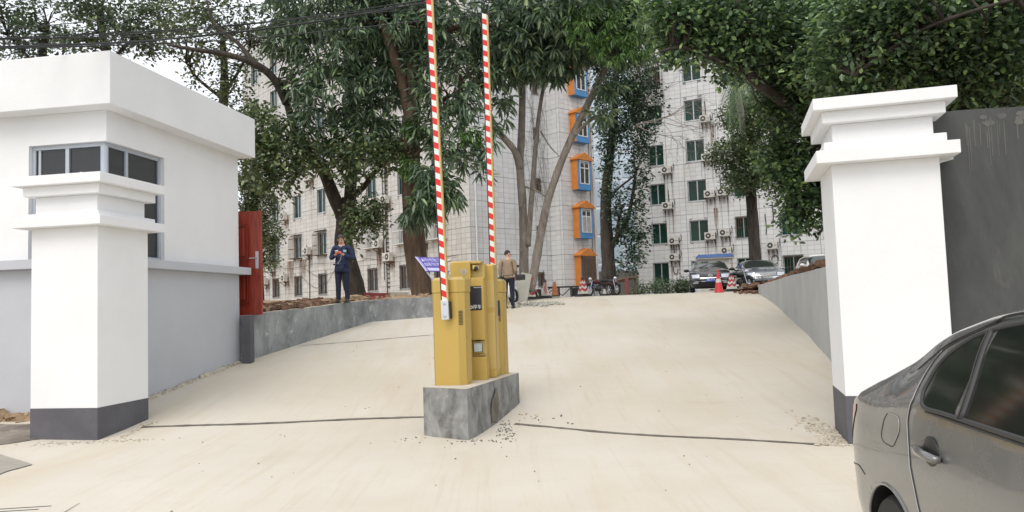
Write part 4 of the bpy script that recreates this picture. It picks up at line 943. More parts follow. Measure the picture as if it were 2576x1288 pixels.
mb = MB(); mb.tube([(9.7 + .22 * math.cos(t), -.08, 4.05 + .28 * math.sin(t)) for t in np.linspace(0, 5.6, 14)], .028, 5); mb.xf(MBf); mb.build('coiled_hose', M['dark_metal'], bB)
mb = MB(); mb.tube([(2.85 + .17 * math.cos(t), -.08, 3.75 + .35 * math.sin(t)) for t in np.linspace(2.6, 6.3, 10)], .03, 5); mb.xf(MBf); mb.build('coiled_hose', M['rust_metal'], bB)

# rust streaks: thin sheets with their own alpha
def stains(bld, Mf, lst):
    mb = MB(); fade = []
    for (s, z, l_, w) in lst:
        n = 8
        for k in range(n):
            za, zb = z - l_ * k / n, z - l_ * (k + 1) / n; wa = w * (1 - .35 * k / n); wb = w * (1 - .35 * (k + 1) / n)
            mb.quad((s - wb / 2, -.0235, zb), (s + wb / 2, -.0235, zb), (s + wa / 2, -.0235, za), (s - wa / 2, -.0235, za)); fade += [1 - (k + 1) / n] * 2 + [1 - k / n] * 2
    mb.xf(Mf); o = mb.build('rust_stains', M['stain'], bld); at_ = o.data.attributes.new('fade', 'FLOAT', 'POINT'); at_.data.foreach_set('value', fade); o['kind'] = 'stuff'

# ---- wall mounted air conditioners: things of their own
def make_ac():
    r = empty('air_conditioner'); mb = MB(); mb.box(-.40, .40, -.50, -.19, -.27, .27); mb.build('casing', M['ac'], r)
    mb = MB(); mb.lathe([(.20, -.506), (.20, -.501)], (-.12, 0, 0), 20, 'y'); mb.build('fan_grille', M['ac_dark'], r)
    mb = MB(); mb.lathe([(.075, -.515), (.075, -.507)], (-.12, 0, 0), 12, 'y'); mb.build('fan_hub', M['ac'], r)
    mb = MB(); mb.box(.402, .41, -.46, -.24, -.2, .2); mb.box(.16, .34, -.506, -.501, -.02, .02); mb.build('side_vent', M['ac_dark'], r)
    mb = MB()
    for x in (-.3, .3): mb.box(x - .02, x + .02, -.52, -.02, -.31, -.275); mb.bar((x, -.48, -.31), (x, -.03, -.62), .03); mb.box(x - .02, x + .02, -.05, -.02, -.65, -.31)
    mb.build('bracket', M['rust_metal'], r)
    mb = MB(); mb.tube([(.42, -.3, -.1), (.5, -.25, .0), (.5, -.06, .25), (.46, -.04, .5)], .025, 5); mb.build('refrigerant_pipe', M['dark_metal'], r); return r
ac0 = None
GA = 'air conditioners on the walls of the apartment blocks'
def place_ac(Mf, s, z, label, sc=1.0, flip=False):
    global ac0
    if ac0 is None: o = ac0 = make_ac()
    else: o = copy_tree(ac0)
    o.matrix_world = Mf @ Matrix.Translation((s, -.0, z)) @ Matrix.Diagonal((-sc if False else sc, 1, sc, 1)); tagp(o, label, 'air conditioner', GA); return o
LW_AC = [(22.5, 9.15, 'air conditioner one floor above the arched window cages, nearest the red door'),
 (18.82, 6.15, 'air conditioner between the two arched window cages, left of the man in uniform'),
 (24.87, 5.2, 'air conditioner with a large fan just right of the red door, above the small one'),
 (22.6, 4.3, 'small stained air conditioner above the ground floor window right of the red door'),
 (26.0, 4.2, 'air conditioner half hidden behind the red door edge near the ground'),
 (12.9, 5.95, 'air conditioner just right of the shoulder of the man in uniform'),
 (18.4, 11.7, 'air conditioner high up left of the curved tree limb'),
 (9.55, 8.7, 'left one of the two air conditioners side by side below the open green window'),
 (8.3, 8.72, 'right one of the two air conditioners side by side left of the thick brown trunk'),
 (9.2, 5.9, 'air conditioner with round dark fan above the grey block unit, between the trees'),
 (8.0, 4.95, 'squat air conditioner with dark square grille beside the conduit left of the thick brown trunk'),
 (4.4, 5.8, 'air conditioner seen edge on just right of the thick brown trunk')]
for s, z, l in LW_AC: place_ac(MA, s, z, l, 1.0)
RB_AC = [(2.6, 10.95, 'air conditioner below the topmost visible window of the left column, pale block'),
 (2.55, 8.35, 'small air conditioner tucked at the lower right corner of the second highest left column window'),
 (2.9, 5.78, 'air conditioner with a dark round fan, left column of the pale block, above another one'),
 (2.85, 4.62, 'air conditioner above the left ground floor window and the bushes'),
 (5.55, 14.25, 'highest air conditioner on the pale block beside the palm'),
 (5.55, 11.5, 'air conditioner with round black fan at the edge of the tree crown'),
 (5.6, 8.9, 'left one of the pair of air conditioners under the round tree crown'),
 (6.5, 8.95, 'right one of the pair of air conditioners, partly behind the round tree crown'),
 (5.5, 5.95, 'air conditioner with a red label right of the half open window above the dark car'),
 (6.5, 6.1, 'air conditioner with a black fan left of the straight tree trunk'),
 (6.55, 4.85, 'air conditioner just above the blue shed roof behind the dark car'),
 (9.6, 5.0, 'lone air conditioner right of the straight tree trunk above the silver car')]
for s, z, l in RB_AC: place_ac(MBf, s, z, l, .92)
stains(bB, MBf, [(s + dx, z - .3, l_, w) for (s, z, _) in RB_AC for dx, l_, w in ((-.28, random.uniform(1.4, 2.8), .09), (.27, random.uniform(1.2, 2.9), .11), (.0, random.uniform(.3, .8), .2))] + [(6.0, 13.9, 2.6, .4), (5.9, 7.9, 2.4, .3)])
stains(bA, MA, [(s + dx, z - .3, l_, w) for (s, z, _) in LW_AC for dx, l_, w in ((-.28, random.uniform(1.2, 2.2), .09), (.27, random.uniform(1.2, 2.4), .10), (.0, random.uniform(.6, 1.4), .5))] + [(22.0, 5.6, 3.0, 1.1), (20.0, 5.6, 2.0, 1.2), (8.4, 12, 9.5, .3), (9.5, 5.5, 2.5, .6)])

# ================================================================ DISTANT BACKDROP BETWEEN THE BLOCKS
fb = empty('glass_office_block', (0, 0, 0), 0, 'pale blue glass office block far behind the gap between the apartment blocks', 'office block')
mb = MB(); mb.box(2, 34, 96, 110, 1, 42); mb.build('wall', mat('far_pale_cladding', (.66, .70, .74, 1), .5, var=.1, vscale=.2), fb)
for i in range(9):
    for j in range(10): mb = MB(); x = 4 + i * 2.6; z = 3 + j * 3.6; mb.box(x, x + 2.35, 95.9, 95.99, z, z + 3.2); mb.build('pane', M['pane_far'] if 'pane_far' in M else M.setdefault('pane_far', mat('far_glass', (.52, .62, .70, 1), .2, .2, var=.15, vscale=.3)), fb)
o = MB().box(4.5, 14, 61.0, 61.3, 1.4, 4.05).build('low_wall', M['far_wall']); tagp(o, 'low grey concrete wall seen in the gap between the two apartment blocks', 'wall')
o = MB().box(-14, -2.0, -.2, .2, 0, 4.4).build('white_house', M['white_paint']) if False else None

# ================================================================ CARS
class CarShape:
    def __init__(s, L, W, top, belt, zb=.22, lean_r=.14, lean_f=.25, tum=.5, endr=.55, endf=.75, pw=3.2, rr=.13):
        s.taper = False; s.L, s.W, s.top, s.beltz, s.zb, s.lr, s.lf, s.tum, s.er, s.ef, s.pw, s.rr = L, W, top, belt, zb, lean_r, lean_f, tum, endr, endf, pw, rr
    def topz(s, l): return lerp_tab(s.top, l)
    def hw(s, l):
        if l < s.er: return s.W * max(0, 1 - (1 - max(0, l) / s.er) ** s.pw) ** (1 / s.pw)
        if l > s.L - s.ef: return s.W * max(0, 1 - (1 - max(0, s.L - l) / s.ef) ** s.pw) ** (1 / s.pw)
        return s.W
    def shift(s, l, z):
        k = max(0, 1 - l / .8) ** 1.5; b = (-.01 if s.lr < 0 else 0) + s.lr * max(0, (z - .62) / .45) ** 1.4 + .10 * max(0, (.50 - z) / .3) ** 1.5
        kf = max(0, 1 - (s.L - l) / 1.0) ** 1.5; f_ = s.lf * max(0, (z - .50) / .4) ** 1.3 + .10 * max(0, (.42 - z) / .2) ** 1.5
        return k * b - kf * f_
    def side(s, l, z):
        W = s.hw(l); bz = s.beltz; tu = s.tum
        if s.taper and l < 1.32: g = min(1, (1.32 - l) / .75); g = g * g * (3 - 2 * g); bz -= .07 * g; tu += .42 * g
        t = (z - s.zb) / (bz - s.zb)
        if t <= 1: return W * lerp_tab([(0, .91), (.10, .955), (.3, .99), (.5, 1.0), (.68, .999), (.82, .985), (.92, .972), (1, .962)], t)
        return max(.0, W * .962 - (z - bz) * tu - .12 * max(0, z - s.beltz - .3))
    def section(s, l, nz=30, nc=12):
        tp = s.topz(l); zs = tp - s.rr; pts = []
        for i in range(nz): z = s.zb + (zs - s.zb) * i / (nz - 1); pts.append((s.side(l, z), z))
        w0 = s.side(l, zs)
        slope = s.tum if zs > s.beltz else .15
        for k in range(1, nc + 1):
            a = math.pi / 2 * k / nc; q = math.sin(a) ** .9; c = max(0, math.cos(a)); z = zs + s.rr * q; w = (w0 - slope * s.rr * q * .5) * c ** (.40 if s.taper else .62) if k < nc else 0
            pts.append((max(0, w), z))
        return pts
    def P(s, l, z, off=0):
        tp = s.topz(l); zs = tp - s.rr; w = s.side(l, min(z, zs))
        return Vector((l + s.shift(l, z), w + off, z))
def car_body(shape, wheels, arch_r, wz, classify, nl=150, arch_on=True):
    """returns dict name -> MB with the shell split by classify(l, k, kmax, z)"""
    ls = sorted(set([shape.er * (1 - math.cos(math.pi / 2 * i / 16)) for i in range(17)] + [shape.L - shape.ef * (1 - math.cos(math.pi / 2 * i / 16)) for i in range(17)] + list(np.linspace(shape.er, shape.L - shape.ef, nl))))
    secs = [shape.section(l) for l in ls]; K = len(secs[0]); grid = []
    for l, sc in zip(ls, secs):
        row = []
        for (w, z) in sc:
            row.append([l, w, z])
        grid.append(row)
    inside = lambda l, z: any((l - a) ** 2 + (z - wz) ** 2 < arch_r ** 2 for a in wheels)
    if arch_on:
        for row in grid:
            for p in row:
                for a in wheels:
                    d = math.hypot(p[0] - a, p[2] - wz)
                    if abs(d - arch_r) < .022 and p[2] < wz + arch_r + .03 and p[1] > shape.W * .6:
                        p[0] = a + (p[0] - a) * arch_r / d; p[2] = wz + (p[2] - wz) * arch_r / d
    parts = {}
    for i in range(len(ls) - 1):
        for k in range(K - 1):
            q = [grid[i][k], grid[i + 1][k], grid[i + 1][k + 1], grid[i][k + 1]]
            lc = sum(p[0] for p in q) / 4; zc = sum(p[2] for p in q) / 4
            if arch_on and k < 30 and any((lc - a) ** 2 + (zc - wz) ** 2 < (arch_r - .004) ** 2 for a in wheels): continue
            nm = classify(lc, k, K, zc, (q[0][1] + q[2][1]) / 2)
            mb = parts.setdefault(nm, MB())
            V = [Vector((p[0] + shape.shift(p[0], p[2]), p[1], p[2])) for p in q]
            mb.quad(*V); mb.quad(*[Vector((v.x, -v.y, v.z)) for v in reversed(V)])
    return parts
def wheel(parent, l, w, z, R, wd=.21, rim='silver'):
    r = empty('wheel', (l, w, z)); r.parent = parent
    mb = MB(); mb.lathe([(R * .66, -wd / 2), (R * .93, -wd / 2), (R, -wd * .36), (R, wd * .36), (R * .93, wd / 2), (R * .66, wd / 2)], (0, 0, 0), 36, 'y'); mb.build('tyre', M['rubber'], r, smooth=True)
    s = 1 if w > 0 else -1; mb = MB(); mb.lathe([(R * .67, s * wd * .42), (R * .60, s * wd * .30), (R * .62, -s * wd * .4)], (0, 0, 0), 28, 'y', cap=False)
    for k in range(10):
        n0 = len(mb.v); mb.box(-.018, .018, s * wd * .28 - .01, s * wd * .38 + .01, .03, R * .64); mb.xf(Matrix.Rotation(2 * math.pi * k / 10, 4, 'Y'), n0)
    mb.lathe([(.05, s * wd * .3), (.045, s * wd * .42)], (0, 0, 0), 12, 'y'); mb.build('rim', M[rim], r); return r
def panel(shape, l0, l1, zlo, zhi, off, nl=40, nz=10, sgn=1):
    mb = MB()
    g = []
    for i in range(nl + 1):
        l = l0 + (l1 - l0) * i / nl; a, b = zlo(l), zhi(l); g.append([shape.P(l, a + (b - a) * j / nz, off) for j in range(nz + 1)])
    for i in range(nl):
        for j in range(nz): mb.quad(*[(p.x, p.y * sgn, p.z) for p in (g[i][j], g[i + 1][j], g[i + 1][j + 1], g[i][j + 1])])
    return mb
def seam(shape, pts, r=.0035, off=.001, sgn=1, seg=6, sub=6):
    path = []
    n = len(pts)
    for i in range(n - 1):
        p0, p1, p2, p3 = [Vector(pts[max(0, min(n - 1, i + d))]) for d in (-1, 0, 1, 2)]
        for k in range(sub):
            t = k / sub; q = .5 * ((2 * p1) + (p2 - p0) * t + (2 * p0 - 5 * p1 + 4 * p2 - p3) * t * t + (3 * p1 - p0 - 3 * p2 + p3) * t ** 3); path.append(q)
    path.append(Vector(pts[-1])); V = []
    for q in path: p = shape.P(q[0], q[1], off); V.append((p.x, p.y * sgn, p.z))
    return MB().tube(V, r, seg)

# ---- the near grey car
top = [(-.1, 1.09), (0, 1.10), (.2, 1.105), (.34, 1.125), (.48, 1.205), (.65, 1.305), (.93, 1.425), (1.06, 1.475), (1.31, 1.545), (1.51, 1.60), (1.64, 1.62), (2.0, 1.655), (2.4, 1.655), (2.8, 1.60), (3.05, 1.50), (3.4, 1.30), (3.62, 1.17), (3.9, 1.09), (4.3, 1.0), (4.5, .92), (4.6, .80)]
def smooth_tab(tab, w=.07):
    xs = np.arange(tab[0][0], tab[-1][0], .02); ys = np.array([lerp_tab(tab, x) for x in xs]); k = np.exp(-np.linspace(-2, 2, 9) ** 2); k /= k.sum(); ys = np.convolve(np.pad(ys, 4, mode='edge'), k, 'valid'); return list(zip(xs.tolist(), ys.tolist()))
CS = CarShape(4.58, .885, smooth_tab(top), 1.15, lean_r=-.05, tum=.5, endr=.50, pw=3.2, rr=.08); CS.taper = True
cyaw = .12; near = empty('parked_car', (2.908, 4.787, -.09), math.atan2(-math.cos(cyaw), -math.sin(cyaw)), 'dusty dark grey sedan cut off by the right edge of the photo', 'car')
# local x = forward (L), local y = left of forward; camera side is the right side (sgn -1)
RW = (.88, 3.46); SG = -1
def cls(lc, k, K, zc, w):
    if lc < .62 and zc < .60 and zc < .66 - .0: return 'bumper'
    if k >= 33 and 2.72 < lc < 3.5 and w > -1: return 'windscreen'
    if k >= 33 and .5 < lc < 1.25 and w < .5: return 'rear_window'
    return 'body'
parts = car_body(CS, RW, .365, .31, cls, nl=170)
for nm, mb in parts.items(): mb.build(nm, M['car_glass'] if nm in ('windscreen', 'rear_window') else M['car_grey'], near, smooth='all')
mb = MB(); mb.box(.1, 4.4, -.70, .70, .21, .24); mb.build('underbody', M['black'], near)
for a in RW:
    for sg in (1, -1):
        mb = MB(); n = 30; pr0 = None
        for i in range(n + 1):
            t = math.pi * (1.12 * i / n - .06); l = a + .37 * math.cos(t); z = max(.22, .31 + .37 * math.sin(t)); wv = CS.side(l, z) - .002
            cur = ((l, sg * wv, z), (l, sg * .5, z))
            if pr0: mb.quad(pr0[0], cur[0], cur[1], pr0[1])
            pr0 = cur
        mb.quad((a - .37, sg * .5, .22), (a + .37, sg * .5, .22), (a + .37, sg * .5, .69), (a - .37, sg * .5, .69)); mb.build('wheel_arch', M['black'], near)
        lipp = [(a + .372 * math.cos(t), .31 + .372 * math.sin(t)) for t in np.linspace(-.15, math.pi + .15, 24)]
        seam(CS, lipp, .010, .000, sg, 6, 2).build('arch_lip', M['car_grey'], near, smooth='all')
        wheel(near, a, sg * .765, .31, .315)
def ztop_glass(l): return lerp_tab([(1.255, 1.20), (1.262, 1.26), (1.28, 1.325), (1.36, 1.40), (1.49, 1.47), (1.61, 1.505), (1.85, 1.545), (2.2, 1.565), (2.55, 1.535), (2.8, 1.46), (3.0, 1.36), (3.2, 1.24), (3.3, 1.17)], l)
def zbot_glass(l): return lerp_tab([(1.255, 1.19), (1.275, 1.165), (1.33, 1.15), (3.3, 1.155)], l)
for sg in (1, -1):
    panel(CS, 1.257, 1.615, zbot_glass, ztop_glass, .003, 30, 8, sg).build('quarter_window', M['car_glass'], near, smooth='all')
    panel(CS, 1.66, 2.34, zbot_glass, ztop_glass, .003, 30, 8, sg).build('door_window', M['car_glass'], near, smooth='all')
    panel(CS, 2.42, 3.25, zbot_glass, ztop_glass, .003, 30, 8, sg).build('door_window', M['car_glass'], near, smooth='all')
    panel(CS, 2.34, 2.42, zbot_glass, lambda l: ztop_glass(l) + .02, .004, 4, 8, sg).build('door_pillar', M['black'], near, smooth='all')
    gl = [(3.28, 1.165)] + [(l, zbot_glass(l) - .004) for l in np.linspace(3.0, 1.33, 10)] + [(1.262, 1.19), (1.252, 1.235)] + [(l, ztop_glass(l) + .006) for l in (1.28, 1.36, 1.49, 1.61, 1.85, 2.2, 2.55, 2.8, 3.0, 3.2, 3.28)]
    seam(CS, gl, .011, .002, sg, 6, 4).build('window_seal', M['dust_trim'], near, smooth='all')
    seam(CS, [(l, 1.128) for l in np.linspace(1.34, 3.25, 14)], .007, .0, sg, 6, 3).build('waist_trim', M['dust_trim'], near, smooth='all')
    seam(CS, [(1.705, 1.15), (1.675, 1.28), (1.64, 1.40), (1.615, 1.512)], .014, .003, sg, 6, 4).build('window_divider', M['dust_trim'], near, smooth='all')
    seam(CS, [(1.690, 1.15), (1.660, 1.28), (1.625, 1.40), (1.602, 1.508)], .003, .016, sg, 6, 4).build('window_divider_edge', M['dust_trim'], near, smooth='all')
    # door gap with a pale line beside it, a highlight put in as colour
    gap = [(1.62, 1.545), (1.42, 1.475), (1.25, 1.40), (1.175, 1.31), (1.16, 1.22), (1.17, 1.15), (1.145, 1.06), (1.17, .96), (1.205, .83), (1.27, .66), (1.31, .52), (1.40, .42), (1.55, .36), (2.35, .36)]
    seam(CS, gap, .0045, .0, sg, 5, 6).build('door_gap', M['black'], near, smooth='all')
    seam(CS, [(a - .009, b) for a, b in gap[2:11]], .0026, .002, sg, 5, 6).build('door_highlight', M['edge_highlight'], near, smooth='all')
    seam(CS, [(2.40, 1.15), (2.41, .9), (2.40, .6), (2.38, .36)], .0045, .0, sg, 5, 6).build('door_gap', M['black'], near, smooth='all')
    # roof drip channel
    seam(CS, [(.98, 1.29), (1.15, 1.37), (1.31, 1.445), (1.6, 1.545), (1.77, 1.583), (2.2, 1.61), (2.6, 1.58), (2.9, 1.46), (3.2, 1.30)], .006, .0, sg, 6, 6).build('roof_channel', M['black'], near, smooth='all')
    # bumper split line
    seam(CS, [(.05, .66), (.09, .66), (.30, .675), (.42, .69), (.52, .66)], .004, .0, sg, 5, 6).build('bumper_gap', M['black'], near, smooth='all')
    # tail lamp wraps the corner
    panel(CS, .010, .37, lambda l: lerp_tab([(0, .70), (.20, .74), (.37, 1.0)], l), lambda l: lerp_tab([(0, .985), (.37, 1.035)], l) , .004, 16, 8, sg).build('tail_lamp', M['lamp_red'], near, smooth='all')
# fuel door, handle (camera side detail)
fd = [(.86, 1.055), (.97, 1.06), (1.025, 1.045), (1.035, .985), (.97, .905), (.90, .895), (.825, .90), (.79, .93), (.815, 1.01), (.86, 1.055)]
seam(CS, fd, .003, .0, SG, 5, 6).build('fuel_door_gap', M['black'], near, smooth='all')
seam(CS, [(a, b) for a, b in fd[:5]], .0016, .003, SG, 5, 6).build('fuel_door_highlight', M['edge_highlight'], near, smooth='all')  # highlight painted as a thin pale line on the fuel door gap
hw = CS.side(1.4, .95)
mb = MB(); mb.blob((1.42, -(hw - .002), .955), (.085, .012, .075), 18, 10); mb.build('handle_recess', M['black'], near, smooth='all')
mb = MB(); mb.tube([(1.30, -(hw + .008), .957), (1.32, -(hw + .03), .957), (1.38, -(hw + .042), .955), (1.46, -(hw + .042), .951), (1.52, -(hw + .030), .947), (1.535, -(hw + .006), .945)], [.014, .020, .021, .021, .020, .014], 12); hdl = mb.build('door_handle', M['car_grey'], near, smooth='all')
mb = MB(); mb.tube([(2.50, -(hw + .01), .957), (2.58, -(hw + .042), .955), (2.66, -(hw + .042), .951), (2.73, -(hw + .006), .945)], [.014, .021, .021, .014], 12); mb.build('door_handle', M['car_grey'], near, smooth='all')
mb = MB(); mb.tube([(3.1, -.93, 1.17), (3.05, -1.0, 1.2)], .03, 8); mb.blob((3.06, -1.03, 1.22), (.08, .13, .09), 14, 8); mb.build('door_mirror', M['car_grey'], near, smooth='all')
mb = MB(); mb.box(.03, .09, -.27, .27, .60, .73); mb.build('number_plate_recess', M['black'], near)

# ---- cars parked beyond the ramp, seen from the front
def front_car(name, loc, yaw, paint, label, tall=1.44, W=.885, plate=None, badge=False, suv=False):
    L = 4.65; t = tall
    tp = [(-.1, t * .68), (.3, t * .71), (.75, t * .78), (1.5, t * .985), (2.1, t), (2.7, t * .975), (3.05, t * .89), (3.45, t * .76), (3.7, t * .70), (4.1, t * .655), (4.4, t * .60), (4.56, t * .53), (4.7, t * .44)]
    if suv: tp = [(-.1, t * .9), (.3, t * .97), (1.5, t), (2.5, t * .98), (2.9, t * .90), (3.3, t * .72), (3.6, t * .66), (4.3, t * .62), (4.6, t * .5)]
    cs = CarShape(L, W, smooth_tab(tp), t * .655, zb=.2, tum=.42, pw=3.0, ef=None) if False else CarShape(L, W, smooth_tab(tp), t * .655, zb=.2, tum=.42, pw=3.0)
    r = empty(name, loc, yaw, label, 'car', 'cars parked in front of the pale apartment block')
    def cl(lc, k, K, zc, w):
        if k >= 30 and 2.72 < lc < 3.55 and w < .74: return 'windscreen'
        if 20 < k and zc > t * .70 and 1.0 < lc < 2.95 and zc < t * .92: return 'side_window'
        if k >= 33 and .6 < lc < 1.35: return 'rear_window'
        return 'body'
    for nm, mb in car_body(cs, (.95, 3.7), .34, .32, cl, nl=70).items(): mb.build(nm, M['windscreen'] if nm == 'windscreen' else (M['car_glass'] if 'window' in nm else M[paint]), r, smooth='all')
    MB().box(.2, 4.4, -.6, .6, .19, .5).build('underbody', M['black'], r)
    for a in (.95, 3.7):
        for sg in (1, -1): wheel(r, a, sg * (W - .12), .32, .32)
    def fx(y, z):   # surface x at front for lateral y
        lo, hi = L - cs.ef, L
        for _ in range(30):
            mid = (lo + hi) / 2
            if cs.hw(mid) * .98 > abs(y): lo = mid
            else: hi = mid
        return lo + cs.shift(lo, z)
    def fpanel(nm, y0, y1, z0, z1, m_, off=.012, zs=None):
        mb = MB(); n = 10
        for i in range(n):
            ya, yb = y0 + (y1 - y0) * i / n, y0 + (y1 - y0) * (i + 1) / n; zt = (lambda y: z1) if zs is None else zs
            mb.quad((fx(ya, z0) + off, ya, z0), (fx(yb, z0) + off, yb, z0), (fx(yb, zt(yb)) + off, yb, zt(yb)), (fx(ya, zt(ya)) + off, ya, zt(ya)))
        return mb.build(nm, M[m_], r, smooth='all')
    for sg in (1, -1):
        hl = fpanel('headlight', sg * .46, sg * .82, .60, .76, 'lamp_clear', .02)
        fpanel('headlight_bezel', sg * .43, sg * .84, .575, .775, 'black', .012)
        fpanel('fog_lamp', sg * .52, sg * .74, .36, .42, 'lamp_clear', .015)
        mb = MB(); mb.blob((3.0, sg * (W + .12), t * .68), (.07, .12, .075), 12, 8); mb.bar((2.98, sg * (W - .1), t * .66), (3.0, sg * (W + .06), t * .67), .05); mb.build('door_mirror', M[paint] if paint != 'car_black' else M['black'], r, smooth='all')
    fpanel('grille', -.40, .40, .60, .735, 'black', .015)
    fpanel('lower_intake', -.62, .62, .28, .40, 'black', .012)
    if paint == 'car_silver':
        for z in (.615, .65, .685, .72): fpanel('grille_bar', -.42, .42, z, z + .014, 'chrome', .025)
        fpanel('bumper_shine', -.48, .48, .50, .58, 'chrome', .014); MB().blob((fx(0, .86) + .0, 0, .865), (.03, .03, .03), 8, 6).build('emblem', M['dark_metal'], r)
    else: fpanel('grille_rim', -.44, .44, .585, .605, 'chrome', .03); fpanel('bumper_strip', -.7, .7, .44, .455, 'chrome', .012)
    if badge:
        x = fx(0, .68) + .05; c = []
        ov = MB().tube([(x, .095 * math.cos(a), .685 + .066 * math.sin(a)) for a in np.linspace(0, 2 * math.pi, 21)], .011, 6)
        ov.tube([(x, .09, .71), (x, .04, .675), (x, 0, .665), (x, -.04, .675), (x, -.09, .71)], .010, 6); ov.tube([(x, .05, .70), (x, 0, .66), (x, -.05, .70)], .009, 6); ov.build('emblem', M['chrome'], r, smooth='all')
    if plate:
        pl_ = empty('number_plate', (fx(0, .5) + .05, 0, .50)); pl_.parent = r
        MB().box(-.012, .0, -.22, .22, -.07, .07).build('plate', M['plate_blue'], pl_)
        o = link_mesh('lettering', text_mesh(plate, .115, .001), pl_, M['white_print']); o.location = (.003, 0, 0); o.rotation_euler = (R_(90), 0, R_(90)); o.scale = (.95, 1, 1)
        # wipers
    for y in (.1, -.45):
        MB().bar((3.52, y, cs.topz(3.52) + .01), (3.2, y + .40, cs.topz(3.2) + .012), .015).build('wiper', M['black'], r)
    return r
def cpos(px, Y): p = at(px, 730, Y); return (p.x, p.y, zr(Y) + .02)
def facing(px, Y, yaw): # car nose at the point, pointing toward yaw
    x, y, z = cpos(px, Y); return (x - 4.65 * math.cos(yaw), y - 4.65 * math.sin(yaw), z)
y1 = R_(-103); front_car('parked_car', facing(1789, 32.6, y1), y1, 'car_black', 'black sedan with a blue number plate parked behind the two red cones', 1.46, plate='\u6e58LZT9', badge=True)
y2 = R_(-98); front_car('parked_car', facing(1931, 32.8, y2), y2, 'car_silver', 'silver sedan with horizontal chrome grille bars right of the tree trunk', 1.42)
y3 = R_(-100); front_car('parked_car', facing(2100, 34.0, y3), y3, 'car_white', 'white car mostly hidden behind the right gate pillar and red earth', 1.66, suv=True)

# little shed behind the black car
sx = at(1800, 700, 42); sh = empty('guard_shed', (sx.x, sx.y, 1.9), -.25, 'small cream shed with a blue sheet roof behind the black sedan', 'shed')
MB().box(-.75, .75, -.6, .6, 0, 1.85).build('wall', M['shed'], sh); MB().box(-.55, .1, -.62, -.61, .8, 1.5).build('window', M['glass_dark'], sh)
mb = MB(); mb.box(-.98, .98, -.85, .75, 1.85, 1.92); mb.build('eaves', M['pipe_white'], sh)
mb = MB(); mb.v = [(-1.02, -.9, 1.92), (1.02, -.9, 1.92), (1.02, .8, 1.92), (-1.02, .8, 1.92), (-.8, -.3, 2.12), (.8, -.3, 2.12)]; mb.f = [(0, 1, 5, 4), (1, 2, 5), (2, 3, 4, 5), (3, 0, 4)]
for k in range(11): mb.bar((-1.0 + k * .2, -.9, 1.93), (-.8 + k * .16, -.3, 2.13), .03)
mb.build('roof', M['shed_roof'], sh)
# ================================================================ CONES, BIKES, CLUTTER
def gpos(px, Y, dz=0): p = at(px, 740, Y); return (p.x, p.y, zr(Y) + dz)
def cone(loc, h, style, label, rz=0):
    r = empty('traffic_cone', loc, rz, label, 'traffic cone', 'traffic cones along the crest of the ramp'); R = h * .215
    if style == 'plain':
        MB().lathe([(R * 1.05, 0), (R, .02), (R * .93, .05), (h * .045, h * .93), (h * .03, h)], (0, 0, 0), 24).build('cone_body', M['cone_red'], r, smooth=True)
        z0, z1 = h * .47, h * .64; f = lambda z: R * .93 + (h * .045 - R * .93) * (z - .05) / (h * .93 - .05) + .003
        MB().lathe([(f(z0), z0), (f(z1), z1)], (0, 0, 0), 24, cap=False).build('band', M['cone_white'], r, smooth=True)
        MB().lathe([(.02, 0), (.035, .02), (.02, .07)], (0, 0, h), 10).build('finial', M['cone_red'], r, smooth=True); return r
    b = h * .21 if style != 'old' else h * .18; tpw = h * .07
    MB().box(-b * 1.6, b * 1.6, -b * 1.6, b * 1.6, 0, .045).build('base', M['black'] if style != 'old' else M['board'], r, bevel=.01)
    MB().box(-b * 1.05, b * 1.05, -b * 1.05, b * 1.05, .045, .045 + h * .07).build('base_collar', M['black'], r, bevel=.01)
    z0 = .045 + h * .07; zt = h * .88
    wd = lambda z: b + (tpw - b) * (z - z0) / (zt - z0)
    mb = MB(); n = len(mb.v); mb.v = [(sx * wd(z), sy * wd(z), z) for z in (z0, zt) for sx, sy in ((-1, -1), (1, -1), (1, 1), (-1, 1))]; mb.f = [(0, 1, 5, 4), (1, 2, 6, 5), (2, 3, 7, 6), (3, 0, 4, 7), (4, 5, 6, 7)]
    mb.build('cone_body', M['cone_white'] if style != 'old' else M['cone_old'], r)
    if style in ('chevron', 'chevron_tape'):
        nst = 3 if style == 'chevron' else 4; per = (zt - z0) / nst; dr = per * .55
        for k in range(nst):
            za = z0 + per * k + per * .42; zb_ = min(zt, za + per * .52)
            for sx, sy in ((0, -1), (0, 1), (-1, 0), (1, 0)):
                mb = MB()
                for hs in (-1, 1):
                    def q(u, z):
                        z = min(max(z, z0), zt); w = wd(z) ; t = u * w
                        e = w + .003
                        return (t, sy * e, z) if sy else (sx * e, t, z)
                    mb.quad(q(0, za - dr * .0), q(hs, za - dr * 0 + (dr if False else dr * .75)), q(hs, zb_ + dr * .75), q(0, zb_))
                # chevrons point downward at the centre of each face
                mb.build('chevron', M['cone_crimson'], r)
    if style == 'old': MB().lathe([(tpw * 1.1, zt), (tpw * .8, h)], (0, 0, 0), 12).build('finial', M['cone_white'], r)
    else: MB().lathe([(tpw * 1.25, zt - .01), (tpw * 1.25, zt + .05), (tpw * .6, h)], (0, 0, 0), 14).build('finial', M['black'], r, smooth=True)
    return r
cone(gpos(1467, 27.2), .69, 'chevron', 'red and white chevron cone standing alone in front of the lowest bay window', .5)
cone(gpos(1809, 25.6), .72, 'plain', 'plain red cone with one pale band in front of the black sedan')
cone(gpos(1842, 27.6), .66, 'chevron', 'chevron striped square cone right of the plain red cone', .6)
cone(gpos(1336, 24.6, .02), .56, 'chevron_tape', 'chevron cone wrapped in warning tape at the foot of the leaning grey trunks', .4)
